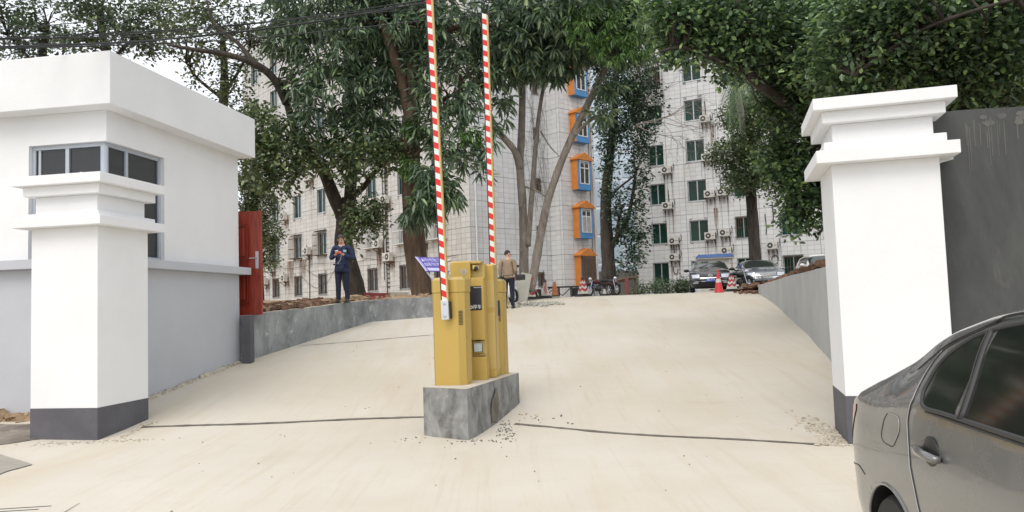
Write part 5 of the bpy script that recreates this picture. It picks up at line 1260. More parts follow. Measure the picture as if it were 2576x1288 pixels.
cT = cone(gpos(1372, 25.8), .62, 'tape', 'white cone wrapped in red lettered tape, left of the faded orange cone')
for k in range(5):
    o = link_mesh('lettering', text_mesh('\u6ce8\u610f\u5b89\u5168'[k % 4], .13, .001), cT, M['cone_crimson']); o.location = (0, -.62 * .21 + .015 * k - .012, .18 + .085 * k); o.rotation_euler = (R_(80), 0, 0)
cone(gpos(1396, 25.8), .62, 'old', 'faded orange cone with peeling paint, rightmost of the three by the tree')
cone(gpos(1521, 28.5), .30, 'tape', 'tiny low cone in front of the parked motorcycles')
# tape ribbons
def tape(pts, label):
    mb = MB(); mr = MB(); n = 0; tp = empty('warning_tape', (0, 0, 0), 0, label, 'warning tape')
    P_ = [Vector(p) for p in pts]
    for a, b in zip(P_, P_[1:]):
        m_ = max(2, int((b - a).length / .09))
        for k in range(m_):
            p = a.lerp(b, k / m_); q = a.lerp(b, (k + 1) / m_); (mb if n % 2 else mr).quad(p, q, q + Vector((0, .0, .055)), p + Vector((0, 0, .055))); n += 1
    mb.build('white_segments', M['cone_white'], tp); mr.build('red_segments', M['cone_red'], tp)
g = lambda px, py, Y: at(px, py, Y)
tape([g(1339, 700, 24.4), g(1328, 713, 24.4), g(1315, 724, 24.3), g(1316, 745, 24.2)], 'red and white tape sagging left from the tape wrapped cone')
tape([g(1339, 700, 24.4), g(1346, 725, 24.4), g(1355, 746, 24.4)], 'red and white tape running down right to the black box')
tape([g(1318, 722, 24.3), g(1326, 735, 24.2), g(1334, 744, 24.2)], 'crumpled tape on the gravel under the leaning board')
p = gpos(1350, 25.4); o = MB().box(-.16, .16, -.14, .14, 0, .32).build('black_crate', M['black'], None, bevel=.01); o.location = p; tagp(o, 'black box on the crest between the tape wrapped cones', 'box')
# clutter of black furniture
r = empty('low_bench', gpos(1425, 29.5), .1, 'tangle of black metal bench frames behind the faded orange cone', 'bench')
MB().box(-.95, .75, -.2, .2, .36, .42).build('seat', M['black'], r)
for x in (-.85, -.3, .2, .65): MB().box(x - .02, x + .02, -.18, .18, 0, .36).build('leg', M['dark_metal'], r)
MB().tube([(-.9, -.22, .05), (-.5, -.22, .34), (-.2, -.22, .05), (.2, -.22, .4)], .02, 6).build('brace', M['dark_metal'], r); MB().tube([(-.62 + .16 * math.cos(t), -.2, .2 + .16 * math.sin(t)) for t in np.linspace(0, 6.28, 16)], .02, 6).build('hoop', M['dark_metal'], r); MB().box(.25, .62, -.16, .1, .02, .34).build('box_seat', M['black'], r)
# leaning board by the tree
p = gpos(1318, 23.9); o = MB().box(-.17, .17, -.012, .012, 0, .92).build('leaning_board', M['board'], None, bevel=.004); o.location = (p[0] - .08, p[1], p[2]); o.rotation_euler = (R_(-8), R_(13), .1); tagp(o, 'pale grey board leaning against the foot of the grey tree', 'board')

def motorbike(loc, rz, label, col, scooter=False, topbox=False, sc=1.0):
    r = empty('scooter' if scooter else 'motorcycle', loc, rz, label, 'scooter' if scooter else 'motorcycle'); r.scale = (sc,) * 3
    R = .24 if scooter else .29
    for x in (-.62, .62):
        w = empty('wheel', (x, 0, R)); w.parent = r
        t = np.linspace(0, 2 * math.pi, 25); MB().tube([(R * .86 * math.cos(a), 0, R * .86 * math.sin(a)) for a in t], .045, 8).build('tyre', M['rubber'], w, smooth='all')
        mb = MB(); mb.lathe([(.05, -.05), (.05, .05)], (0, 0, 0), 10, 'y')
        for k in range(8): a = k * math.pi / 4; mb.bar((0, 0, 0), (R * .8 * math.cos(a), 0, R * .8 * math.sin(a)), .014)
        mb.build('rim', M['steel'], w)
    mb = MB(); mb.tube([(.62, -.07, R), (.44, -.07, .78)], .022, 8); mb.tube([(.62, .07, R), (.44, .07, .78)], .022, 8); mb.build('fork', M['steel'], r, smooth=True)
    mb = MB(); mb.tube([(.44, -.34, .98), (.40, -.16, .99), (.44, 0, .90), (.40, .16, .99), (.44, .34, .98)], .014, 6); mb.build('handlebar', M['dark_metal'], r, smooth=True)
    for y in (-.28, .28): mb = MB(); mb.bar((.42, y * .8, .99), (.45, y * 1.1, 1.14), .012); mb.blob((.45, y * 1.15, 1.16), (.01, .06, .04), 10, 6); mb.build('mirror', M['black'], r, smooth='all')
    mb = MB(); mb.blob((.52, 0, .84), (.08, .09, .09)); mb.build('headlight', M['lamp_clear'], r, smooth='all')
    if scooter:
        mb = MB(); mb.tube([(.50, 0, .86), (.44, 0, .55), (.30, 0, .28), (-.1, 0, .25), (-.28, 0, .35)], [.10, .13, .12, .11, .13], 10); mb.blob((-.45, 0, .50), (.36, .15, .18), 14, 8); mb.build('bodywork', M[col], r, smooth='all')
    else:
        mb = MB(); mb.blob((.10, 0, .70), (.28, .13, .12), 14, 8); mb.build('tank', M[col], r, smooth='all')
        mb = MB(); mb.blob((.02, 0, .38), (.2, .13, .16), 10, 6, .1); mb.tube([(.44, 0, .80), (.1, 0, .6), (-.4, 0, .62), (-.62, 0, R)], .025, 6); mb.tube([(.4, 0, .7), (.2, 0, .25), (-.3, 0, .25), (-.62, 0, R)], .022, 6); mb.build('frame_and_engine', M['dark_metal'], r, smooth='all')
        mb = MB(); mb.tube([(.1, -.12, .25), (-.3, -.16, .24), (-.8, -.17, .33)], [.02, .03, .04], 8); mb.build('exhaust', M['chrome'], r, smooth='all')
        MB().tube([(.62 + .33 * math.cos(a), 0, R + .33 * math.sin(a)) for a in np.linspace(.5, 2.4, 10)], .05, 6).build('mudguard', M[col], r, smooth='all'); MB().tube([(-.62 + .34 * math.cos(a), 0, R + .34 * math.sin(a)) for a in np.linspace(.8, 2.7, 10)], .06, 6).build('mudguard', M[col], r, smooth='all')
    mb = MB(); mb.blob((-.32, 0, .76), (.36, .13, .07), 14, 8); mb.build('seat', M['black'], r, smooth='all')
    if topbox: mb = MB(); mb.box(-.80, -.45, -.2, .2, .84, 1.12); mb.build('top_box', M['black'], r, bevel=.03)
    return r
motorbike(gpos(1507, 32.5), R_(-148), 'dark red motorcycle leaning near the downpipes, left of the other one', 'maroon', sc=.86)
motorbike(gpos(1533, 33.5), R_(-60), 'black motorcycle between the red one and the wooden trestle', 'black', sc=.88)
motorbike(gpos(1718, 40), R_(-80), 'motorcycle hidden behind the bushes left of the black sedan', 'black', sc=.9)
motorbike(gpos(1862, 33.0), R_(-70), 'motorcycle squeezed between the black and silver sedans', 'black')
motorbike((at(1262, 740, 23.0).x, 23.2, zr(23.0) + .0), R_(55), 'white and black scooter with a top box beside the man in the tan jacket', 'car_white', True, True)

# wooden trestle
pa, pb = gpos(1540, 36), gpos(1592, 34.8); tr = empty('wooden_trestle', pa, math.atan2(pb[1] - pa[1], pb[0] - pa[0]), 'weathered wooden trestle table with a sloping top and a red end board', 'trestle')
Lt = math.dist(pa[:2], pb[:2])
mb = MB(); n0 = 0; mb.bar((-.15, 0, .56), (Lt + .1, 0, .80), .7, .05); mb.build('table_top', M['wood'], tr)
for (a, b) in (((.05, -.3, 0), (.05, -.3, .55)), ((.05, .3, 0), (.05, .3, .55)), ((Lt - .12, -.3, 0), (Lt - .12, -.3, .74)), ((Lt - .12, .3, 0), (Lt - .12, .3, .74))): MB().bar(a, b, .06).build('leg', M['wood'], tr)
for (a, b) in (((.1, -.32, .0), (.8, -.32, .68)), ((.75, -.32, .02), (.25, -.32, .55)), ((.3, -.33, 0), (.95, -.33, .66))): MB().bar(a, b, .04).build('brace', M['wood'], tr)
MB().box(Lt - .10, Lt + .12, -.37, -.34, 0, .76).build('end_board', M['red_wood'], tr)

# ================================================================ PEOPLE
def skin_mesh(name, verts, edges, radii, mat_, parent, sub=2, root=0):
    me = bpy.data.meshes.new(name); me.from_pydata([tuple(v) for v in verts], edges, []); o = bpy.data.objects.new(name, me); COL.objects.link(o)
    md = o.modifiers.new('s', 'SKIN'); md.use_smooth_shade = True; md.branch_smoothing = .6
    for i, rr in enumerate(radii): me.skin_vertices[0].data[i].radius = rr if isinstance(rr, tuple) else (rr, rr)
    me.skin_vertices[0].data[root].use_root = True
    sb = o.modifiers.new('u', 'SUBSURF'); sb.levels = sub; sb.render_levels = sub
    dg = bpy.context.evaluated_depsgraph_get(); nm = bpy.data.meshes.new_from_object(o.evaluated_get(dg)); nm.name = name
    bpy.data.objects.remove(o); bpy.data.meshes.remove(me); nm.materials.clear(); nm.materials.append(mat_); nm.polygons.foreach_set('use_smooth', [True] * len(nm.polygons))
    return link_mesh(name, nm, parent)
def chain(spec):
    """spec: dict of chains of (x,y,z,r) sharing points by index 0 of root"""
    V = []; E = []; Rr = []; idx = {}
    for ch in spec:
        prev = None
        for (x, y, z, rr) in ch:
            key = (round(x, 3), round(y, 3), round(z, 3))
            if key not in idx: idx[key] = len(V); V.append((x, y, z)); Rr.append(rr)
            if prev is not None and prev != idx[key]: E.append((prev, idx[key]))
            prev = idx[key]
    return V, E, Rr
def person(name, loc, rz, label, top_m, leg_m, hair_m, arms, head_pitch=0, H=1.72, uniform=False, head_yaw=0, legs=None):
    """local: faces -y. arms: list of (side, shoulder, elbow, wrist, fingertip_dir)"""
    r = empty(name, loc, rz, label, 'person'); k = H / 1.72; r.scale = (k, k, k)
    legs = legs or ((-.10, -.11, .0), (.10, .11, .02)); T = Vector((0, 0, 0))
    neck = (0, .01, 1.40); hc = Vector((0, .0 - .03 * (head_pitch > 0), 1.565))
    # body: one skinned surface incl. head, arms and hands
    spec = [[(0, 0, .95, (.15, .11)), (0, .0, 1.10, (.14, .10)), (0, .01, 1.28, (.155, .11)), (0, .012, 1.40, (.085, .07)), (0, .0, 1.475, (.055, .055)), (hc.x, hc.y, hc.z - .045, (.068, .078)), (hc.x, hc.y - .0, hc.z + .05, (.076, .088)), (hc.x, hc.y + .005, hc.z + .105, (.045, .055))]]
    for (sx, ax, ay) in legs: spec.append([(0, 0, .95, (.15, .11)), (sx, 0, .86, .095), (sx * 1.02, .005, .50, .06), (ax, .01 + ay, .09, .038), (ax, -.10 + ay, .035, .03)])
    for (s, sh, el, wr, tip) in arms: spec.append([(0, .012, 1.40, (.085, .07)), (*sh, .058), (*el, .043), (*wr, .028), (*tip, .022)])
    V, E, Rr = chain(spec); skin_mesh('body', V, E, Rr, M['skin'], r)
    # jacket
    w = .022
    spec = [[(0, 0, .90, (.190, .140)), (0, .0, 1.0, (.186, .136)), (0, .0, 1.12, (.182, .130)), (0, .01, 1.28, (.192, .135)), (0, .012, 1.39, (.12, .09)), (0, .012, 1.44, (.070, .065))]]
    for (s, sh, el, wr, tip) in arms:
        q = Vector(el).lerp(Vector(wr), .90); spec.append([(0, .012, 1.39, (.12, .09)), (*sh, .078), (*Vector(sh).lerp(Vector(el), .5), .066), (*el, .060), (*Vector(el).lerp(Vector(wr), .5), .052), (*q, .042)])
    V, E, Rr = chain(spec); jk = skin_mesh('jacket', V, E, Rr, M[top_m], r, 2)
    if uniform:
        mb = MB(); n = 28; rows = [(1.10, .155, .115), (1.0, .168, .125), (.88, .188, .138), (.77, .198, .146), (.765, .18, .13)]
        for z, a, b in rows:
            for q in range(n): t = 2 * math.pi * q / n; f_ = 1 + .02 * math.sin(5 * t); mb.v.append((a * f_ * math.cos(t), b * f_ * math.sin(t), z))
        for i in range(len(rows) - 1):
            for q in range(n): mb.f.append((i * n + q, i * n + (q + 1) % n, (i + 1) * n + (q + 1) % n, (i + 1) * n + q))
        mb.build('coat_skirt', M[top_m], r, smooth='all')
    spec = []
    for (sx, ax, ay) in legs: spec.append([(0, 0, .96, (.155, .118)), (sx * .95, 0, .84, (.112, .112)), (sx * 1.0, .0, .66, .092), (sx * 1.02, .0, .48, .076), (ax, .01 + ay, .22, .066), (ax, .008 + ay, .06, .064)])
    V, E, Rr = chain(spec); skin_mesh('trousers', V, E, Rr, M[leg_m], r, 2)
    for (sx, ax, ay) in legs:
        mb = MB(); mb.blob((ax, -.055 + ay, .045), (.05, .14, .05), 14, 8); mb.box(ax - .045, ax + .045, -.17 + ay, .07 + ay, 0, .022); mb.build('shoe', M['shoe'], r, smooth=True)
    # hair, ears, face
    Rh = Matrix.Translation(hc) @ Matrix.Rotation(head_pitch, 4, 'X') @ Matrix.Rotation(head_yaw, 4, 'Z')
    hm = MB(); seg = 20; rg = 12; n0 = 0
    for i in range(rg + 1):
        ph = math.pi * .62 * i / rg
        for q in range(seg):
            t = 2 * math.pi * q / seg; fr_ = max(0, -math.sin(t)); cut = 1 - .60 * fr_ ; p2 = ph * cut; x = .084 * math.sin(p2) * math.cos(t); y = .102 * math.sin(p2) * math.sin(t) + .006; z = .108 * math.cos(p2) + .026
            hm.v.append((x * random.uniform(.985, 1.02), y, z))
    for i in range(rg):
        for q in range(seg): q2 = (q + 1) % seg; hm.f.append((i * seg + q, (i + 1) * seg + q, (i + 1) * seg + q2, i * seg + q2))
    hm.xf(Rh); hm.build('hair', M[hair_m], r, smooth='all')
    mb = MB()
    for s in (-1, 1): mb.blob((s * .086, .01, .0), (.014, .025, .034), 8, 6)
    mb.xf(Rh); mb.build('ears', M['skin'], r, smooth='all')
    mb = MB(); mb.blob((0, -.098, -.012), (.013, .022, .026), 8, 6); mb.xf(Rh); mb.build('nose', M['skin'], r, smooth='all')
    mb = MB()
    for s in (-1, 1): mb.blob((s * .031, -.082, .018), (.016, .008, .006), 8, 6); mb.blob((s * .031, -.086, .036), (.021, .007, .004), 8, 6)
    mb.xf(Rh); mb.build('eyes_and_brows', M['hair'], r, smooth='all')
    mb = MB(); mb.blob((0, -.086, -.052), (.024, .008, .006), 8, 6); mb.xf(Rh); mb.build('mouth', mat('lips', (.30, .11, .09, 1), .6) if 'lips' not in M else M['lips'], r, smooth='all')
    return r, jk
def hand(parent, wr, tip, curl_to, side, n=4):
    """five fingers rooted at the palm end"""
    wr, tip, cu_ = Vector(wr), Vector(tip), Vector(curl_to); d = (tip - wr).normalized(); b = d.cross(Vector((0, 0, 1))).normalized()
    for i in range(4):
        o = tip + b * (i - 1.5) * .017; L = (.065, .075, .07, .055)[i]; c = (cu_ - o).normalized()
        mid = o + (d * .75 + c * .25).normalized() * L * .5; end = mid + (d * .25 + c * .9).normalized() * L * .5
        MB().tube([o - d * .03, o, mid, end], [.0095, .009, .008, .006], 7).build('finger', M['skin'], parent, smooth='all')
    o = wr + d * .03 + b * .02 * side; e = o + (b * side * .5 + d * .6 + (cu_ - o).normalized() * .4).normalized() * .055
    MB().tube([o, o.lerp(e, .5), e], [.012, .011, .008], 7).build('thumb', M['skin'], parent, smooth='all')

# man in uniform on the wall, both hands on a phone
pm = at(862, 762, 18.75)
ph = Vector((0, -.30, 1.235))
armsU = [(-1, (-.185, .01, 1.375), (-.285, .02, 1.10), (-.075, -.235, 1.19), (-.04, -.285, 1.215)), (1, (.185, .01, 1.375), (.285, .02, 1.10), (.075, -.235, 1.19), (.04, -.285, 1.215))]
man, jk = person('person', (pm.x, pm.y + .02, lerp_tab([(15, 1.565), (20, 1.855)], 18.8) + .004), R_(-4), 'man in dark blue uniform looking down at a phone on the left wall', 'navy', 'dark_navy', 'hair_grey', armsU, R_(28), 1.73, True)
for (s, sh, el, wr, tip) in armsU: hand(man, wr, tip, ph + Vector((0, -.02, .03)), -s)
mb = MB(); mb.box(-.038, .038, -.006, .006, -.07, .07); mb.xf(Matrix.Translation(ph) @ Matrix.Rotation(R_(-48), 4, 'X') @ Matrix.Rotation(R_(80), 4, 'Y')); o = mb.build('phone', M['cone_red'], None, bevel=.004); o.matrix_world = Matrix.Translation(man.location) @ Matrix.Rotation(R_(-4), 4, 'Z') @ Matrix.Scale(1.0, 4); tagp(o, 'red phone held in both hands by the man in uniform', 'phone')
MB().box(-.135, -.06, -.128, -.118, 1.275, 1.30).build('name_badge', M['white_print'], man); MB().box(.07, .15, -.128, -.118, 1.245, 1.305).build('chest_badge', mat('badge', (.25, .55, .55, 1), .5, var=.5, vscale=30), man)
MB().box(.245, .252, -.03, .03, 1.20, 1.28).build('arm_patch', M['white_print'], man)
for z in (1.17, 1.07, .97): mb = MB(); mb.lathe([(.011, -.145), (.008, -.152)], (0, 0, z), 10, 'y'); mb.build('button', M['steel'], man)
for s in (-1, 1): MB().box(s * .13 - .05, s * .13 + .05, -.151, -.125, .93, .965).build('pocket_flap', M['dark_navy'], man, bevel=.003); mb = MB(); mb.bar((s * .09, .012, 1.435), (s * .20, .012, 1.42), .055, .014); mb.build('epaulette', M['dark_navy'], man)
mb = MB(); mb.v = [(-.028, -.075, 1.43), (.028, -.075, 1.43), (0, -.118, 1.33)]; mb.f = [(0, 1, 2)]; mb.build('shirt_collar', M['white_print'], man); mb = MB(); mb.bar((0, -.085, 1.42), (0, -.122, 1.31), .016, .006); mb.build('tie', M['dark_navy'], man)
mb = MB(); mb.tube([(.06, -.25, 1.16), (.02, -.20, 1.05), (-.05, -.17, .98)], .006, 5); mb.box(-.065, -.035, -.175, -.155, .955, .99); mb.build('key_cord', M['steel'], man)

# man seen from behind
p2 = at(1281, 770, 21.8)
armsB = [(-1, (-.19, .01, 1.37), (-.228, .03, 1.09), (-.20, -.12, .92), (-.19, -.16, .86)), (1, (.19, .01, 1.37), (.235, .02, 1.10), (.225, -.03, .86), (.225, -.05, .78))]
man2, jk2 = person('person', (p2.x, p2.y, zr(21.8) + .005), R_(180 - 12), 'man in a tan jacket and navy trousers seen from behind at the ramp edge', 'khaki', 'dark_navy', 'hair', armsB, R_(14), 1.70, False, R_(-50))
for (s, sh, el, wr, tip) in armsB: hand(man2, wr, tip, Vector(tip) + Vector((0, -.03, -.1)), s)
mb = MB(); mb.tube([(.178 * math.cos(a), .13 * math.sin(a), .895) for a in np.linspace(0, 2 * math.pi, 25)], .02, 8); mb.build('jacket_hem', M['khaki'], man2, smooth='all')
o = MB().box(-.13, .13, -.10, .10, 0, .16).build('black_bag', M['black'], None, bevel=.03); o.location = (p2.x + .36, p2.y - .05, zr(21.8) + .80); tagp(o, 'black bag held at hip height right of the man in the tan jacket', 'bag')
o = MB().box(-.07, .07, -.09, .09, -.03, .03).build('belt_pouch', M['black'], man2, bevel=.01); o.location = (.17, .06, .90)

# ================================================================ OVERHEAD CABLES
def cable(pxs, label, r=.012, Y=(7, 16)):
    n = len(pxs); pts = [at(x, y, Y[0] + (Y[1] - Y[0]) * i / (n - 1)) for i, (x, y) in enumerate(pxs)]
    path = []
    for i in range(n - 1):
        p0, p1, p2_, p3 = [pts[max(0, min(n - 1, i + d))] for d in (-1, 0, 1, 2)]
        for k in range(6): t = k / 6; path.append(.5 * ((2 * p1) + (p2_ - p0) * t + (2 * p0 - 5 * p1 + 4 * p2_ - p3) * t * t + (3 * p1 - p0 - 3 * p2_ + p3) * t ** 3))
    path.append(pts[-1]); o = MB().tube(path, r, 6).build('overhead_cable', M['cable'], None, smooth='all'); tagp(o, label, 'cable', 'overhead cables crossing the upper left')
YY = (9.5, 15)
cable([(-60, 75), (0, 74), (250, 52), (500, 28), (660, 10), (800, -14)], 'topmost thin cable, highest above the guard house roof', .007, YY)
cable([(-60, 100), (180, 88), (400, 77), (640, 58), (850, 32), (1100, -5), (1250, -30)], 'second cable from the top, doubled over the guard house', .009, YY)
cable([(-60, 102), (190, 92), (420, 80), (640, 60), (900, 30), (1100, 4), (1300, -30)], 'cable twisted close to the second one', .007, YY)
cable([(-60, 96), (130, 96), (330, 92), (500, 84), (640, 76), (800, 54), (1000, 14), (1200, -30)], 'third cable sagging then rising to the upper centre', .008, YY)
cable([(-60, 106), (120, 110), (300, 109), (500, 90), (700, 62), (900, 36), (1080, 20), (1300, -8)], 'thin cable crossing between the thick ones over the roof corner', .007, YY)
cable([(-60, 117), (0, 118), (200, 112), (400, 100), (640, 76), (850, 46), (1050, 10), (1150, -12)], 'thickest black cable touching the roofline of the guard house', .016, YY)
cable([(-60, 122), (150, 118), (330, 112), (600, 99), (850, 75), (1085, 50), (1250, 30), (1420, -5)], 'lowest cable, running past the tops of the two striped arms', .010, YY)
# ================================================================ TREES
def leaf_cloud(name, blobs, n, L, Wd, matr, parent, style='mango', seed=1, bend=.25, per=9):
    """blobs: (cx,cy,cz, rx,ry,rz, weight). Leaves grow in rosettes spread through the volume"""
    rg = np.random.default_rng(seed); B = np.array([b[:6] for b in blobs]); wt = np.array([b[6] if len(b) > 6 else b[3] * b[4] + b[3] * b[5] for b in blobs]); wt = wt / wt.sum()
    nc = n // per; bi = rg.choice(len(B), nc, p=wt); u = rg.normal(size=(nc, 3)); u /= np.linalg.norm(u, axis=1)[:, None]
    rad = rg.uniform(.25, 1.0, nc) ** .45 * (1 + .10 * rg.normal(size=nc)); c = B[bi, :3] + u * rad[:, None] * B[bi, 3:6]
    # holes: reject centres where a coarse lattice noise is low, so that the crown opens in places
    def vn(p, s): q = p * s; return np.sin(q[:, 0] * 1.7 + np.sin(q[:, 1] * 1.3)) * np.sin(q[:, 1] * 1.9 + np.sin(q[:, 2] * 1.1)) + np.sin(q[:, 2] * 2.1 + q[:, 0])
    keep = vn(c, 2.2) + .4 * rg.normal(size=nc) > -1.05; c = c[keep]; u = u[keep]; nc = len(c)
    cc = np.repeat(c, per, 0); uu = np.repeat(u, per, 0); N = len(cc)
    a = rg.uniform(0, 2 * np.pi, N); el = rg.normal(.0, .45, N) + (-.45 if style == 'mango' else .0)
    d = np.stack([np.cos(a) * np.cos(el), np.sin(a) * np.cos(el), np.sin(el)], 1) + uu * (.35 if style == 'mango' else .55); d /= np.linalg.norm(d, axis=1)[:, None]
    up = np.array([0, 0, 1.]) + rg.normal(size=(N, 3)) * .45; sd = np.cross(d, up); sd /= np.linalg.norm(sd, axis=1)[:, None] + 1e-9; nr = np.cross(sd, d)
    l = L * rg.uniform(.6, 1.15, N)[:, None]; w = Wd * rg.uniform(.7, 1.2, N)[:, None]
    sp = .0 if style == 'mango' else L * .9
    base = cc + d * L * .12 + rg.normal(size=(N, 3)) * (sp if sp else L * .10)
    dn = np.array([0, 0, -1.]) * bend
    p0 = base; mid = base + d * l * .45; tip = base + d * l * .95 + dn * l; m_ = mid + nr * w * .10
    p1 = mid + sd * w * .5 + nr * w * .22 + dn * l * .15; p2 = mid - sd * w * .5 + nr * w * .22 + dn * l * .15
    mid2 = base + d * l * .75 + dn * l * .5; p3 = mid2 + sd * w * .36; p4 = mid2 - sd * w * .36
    V = np.stack([p0, p1, p3, tip, p4, p2], 1).reshape(-1, 3).astype(np.float32)
    F = (np.arange(N)[:, None] * 6 + np.array([[0, 1, 2, 5]])[0] * 0)
    idx = np.arange(N)[:, None] * 6; quads = np.concatenate([idx + np.array([0, 1, 2, 3]), idx + np.array([0, 3, 4, 5])], 1).reshape(-1).astype(np.int32)
    me = bpy.data.meshes.new(name); me.vertices.add(N * 6); me.vertices.foreach_set('co', V.ravel()); me.loops.add(len(quads)); me.loops.foreach_set('vertex_index', quads)
    me.polygons.add(N * 2); me.polygons.foreach_set('loop_start', np.arange(N * 2, dtype=np.int32) * 4); me.polygons.foreach_set('loop_total', np.full(N * 2, 4, np.int32)); me.update(calc_edges=True); me.validate()
    o = link_mesh(name, me, parent, matr); o['kind'] = 'stuff'; return o, c
def limb_pts(px, Ys=None, Y=None):
    return [at(p[0], p[1], (p[2] if len(p) > 2 else Y)) for p in px]
def limb(mb, pts, r0, r1, seg=10, knots=.05, sub=5):
    path = []; rad = []; n = len(pts)
    for i in range(n - 1):
        p0, p1, p2_, p3 = [pts[max(0, min(n - 1, i + d))] for d in (-1, 0, 1, 2)]
        for k in range(sub):
            t = k / sub; path.append(.5 * ((2 * p1) + (p2_ - p0) * t + (2 * p0 - 5 * p1 + 4 * p2_ - p3) * t * t + (3 * p1 - p0 - 3 * p2_ + p3) * t ** 3)); g = (i + t) / (n - 1); rad.append((r0 + (r1 - r0) * g) * (1 + random.uniform(-knots, knots)))
    path.append(pts[-1]); rad.append(r1); mb.tube(path, rad, seg); return path
def twigs(mb, paths, centres, n, r=.012):
    P_ = [p for path in paths for p in path]
    if not P_: return
    A_ = np.array([tuple(p) for p in P_]); idx = random.sample(range(len(centres)), min(n, len(centres)))
    for i in idx:
        c = Vector(centres[i]); j = int(np.argmin(((A_ - np.array(c)) ** 2).sum(1))); a = P_[j]
        if (c - a).length > 1.3: continue
        m_ = a.lerp(c, .5) + Vector((random.uniform(-.15, .15), random.uniform(-.15, .15), random.uniform(-.05, .25))); mb.tube([a, m_, c], [r * 2.2, r * 1.4, r * .6], 4)
def tree(name, label, cat, trunk_limbs, blobs, n, L, Wd, leaf, bark, style='mango', seed=1, tw=150, per=9, group=None, bend=.25):
    r = empty(name, tuple(trunk_limbs[0][0][0]) if trunk_limbs else (0, 0, 0), 0, label, cat, group); loc = Vector(r.location); mbt = MB(); paths = []
    for k, (pts, r0, r1) in enumerate(trunk_limbs):
        mb = MB() if k else mbt; paths.append(limb(mb, pts, r0, r1, 12 if r0 > .1 else 8))
        if k: mb.v = [tuple(Vector(v) - loc) for v in mb.v]; mb.build('limb', bark, r, smooth='all')
    if mbt.v: mbt.v = [tuple(Vector(v) - loc) for v in mbt.v]; mbt.build('trunk', bark, r, smooth='all')
    o, c = leaf_cloud('crown', blobs, n, L, Wd, leaf, r, style, seed, bend, per); o.location = -loc
    tm = MB(); twigs(tm, paths, c, tw)
    if tm.v: q = tm.build('twigs', bark, r, smooth='all', kind='stuff'); q.location = -loc
    return r
def bl(px, py, Y, rx, ry=None, rd=None, w=None):
    """crown clump: centre by sight line; radii in photo pixels turned to metres; depth radius in metres"""
    p = at(px, py, Y); k = Y / FPX; ry = ry or rx; rd = rd or rx * k; t = (p.x, p.y, p.z, rx * k, rd, ry * k); return t + ((w,) if w else ())
P = lambda *a: limb_pts(a)
# T1: forked dark tree behind the man in uniform
tree('mango_tree', 'dark forked tree directly behind the man in uniform, mixed mango and longan leaves', 'tree',
 [(P((905, 775, 25), (885, 700, 25), (865, 620, 25), (868, 560, 25), (880, 500, 25)), .36, .27),
  (P((868, 560, 25), (842, 500, 24.8), (812, 430, 24.6), (772, 385, 24.4), (745, 340, 24.2), (722, 260, 24), (700, 200, 24)), .24, .09),
  (P((880, 510, 25), (885, 440, 25.2), (900, 350, 25.3), (880, 250, 25.4), (868, 130, 25.5)), .22, .07),
  (P((880, 500, 25), (915, 470, 24.8), (945, 430, 24.6), (990, 390, 24.5)), .12, .05),
  (P((722, 260, 24), (690, 200, 23.5), (640, 160, 23), (560, 135, 22.6), (490, 125, 22.2), (420, 112, 22)), .15, .04),
  (P((640, 160, 23), (600, 110, 23), (540, 60, 23), (520, 0, 23)), .08, .03),
  (P((862, 600, 24.9), (880, 560, 24.6), (905, 530, 24.2), (950, 545, 24)), .07, .03)],
 [bl(840, 230, 23.6, 110, 90), bl(780, 330, 23.6, 70, 80), bl(940, 260, 24, 80, 90), bl(750, 230, 24, 50, 50), bl(900, 350, 24, 90, 60), bl(1000, 330, 24.3, 60, 60), bl(820, 120, 24, 140, 80), bl(960, 120, 24.5, 90, 90), bl(720, 90, 24, 70, 50), bl(850, 20, 24.5, 200, 50)],
 10500, .36, .078, M['leaf_mango'], M['bark_dark'], seed=3, tw=160)
lo, c = leaf_cloud('crown', [bl(905, 400, 23.4, 75, 55), bl(800, 400, 23.4, 45, 40), bl(710, 380, 23.2, 80, 55), bl(650, 400, 23, 60, 80), bl(660, 330, 23.2, 60, 60), bl(700, 455, 23.4, 45, 40), bl(985, 385, 23.8, 50, 25)], 6000, .19, .10, M['leaf_longan'], COL.objects.get('mango_tree'), 'ovate', 4, .15, 8); lo.location = -COL.objects['mango_tree'].location
lo, c = leaf_cloud('crown', [bl(925, 535, 23.2, 42, 30), bl(890, 560, 23.3, 22, 30), bl(945, 560, 23.1, 26, 22), bl(885, 605, 23.3, 14, 20)], 1700, .17, .08, M['leaf_longan'], COL.objects.get('mango_tree'), 'ovate', 5, .15, 8); lo.location = -COL.objects['mango_tree'].location
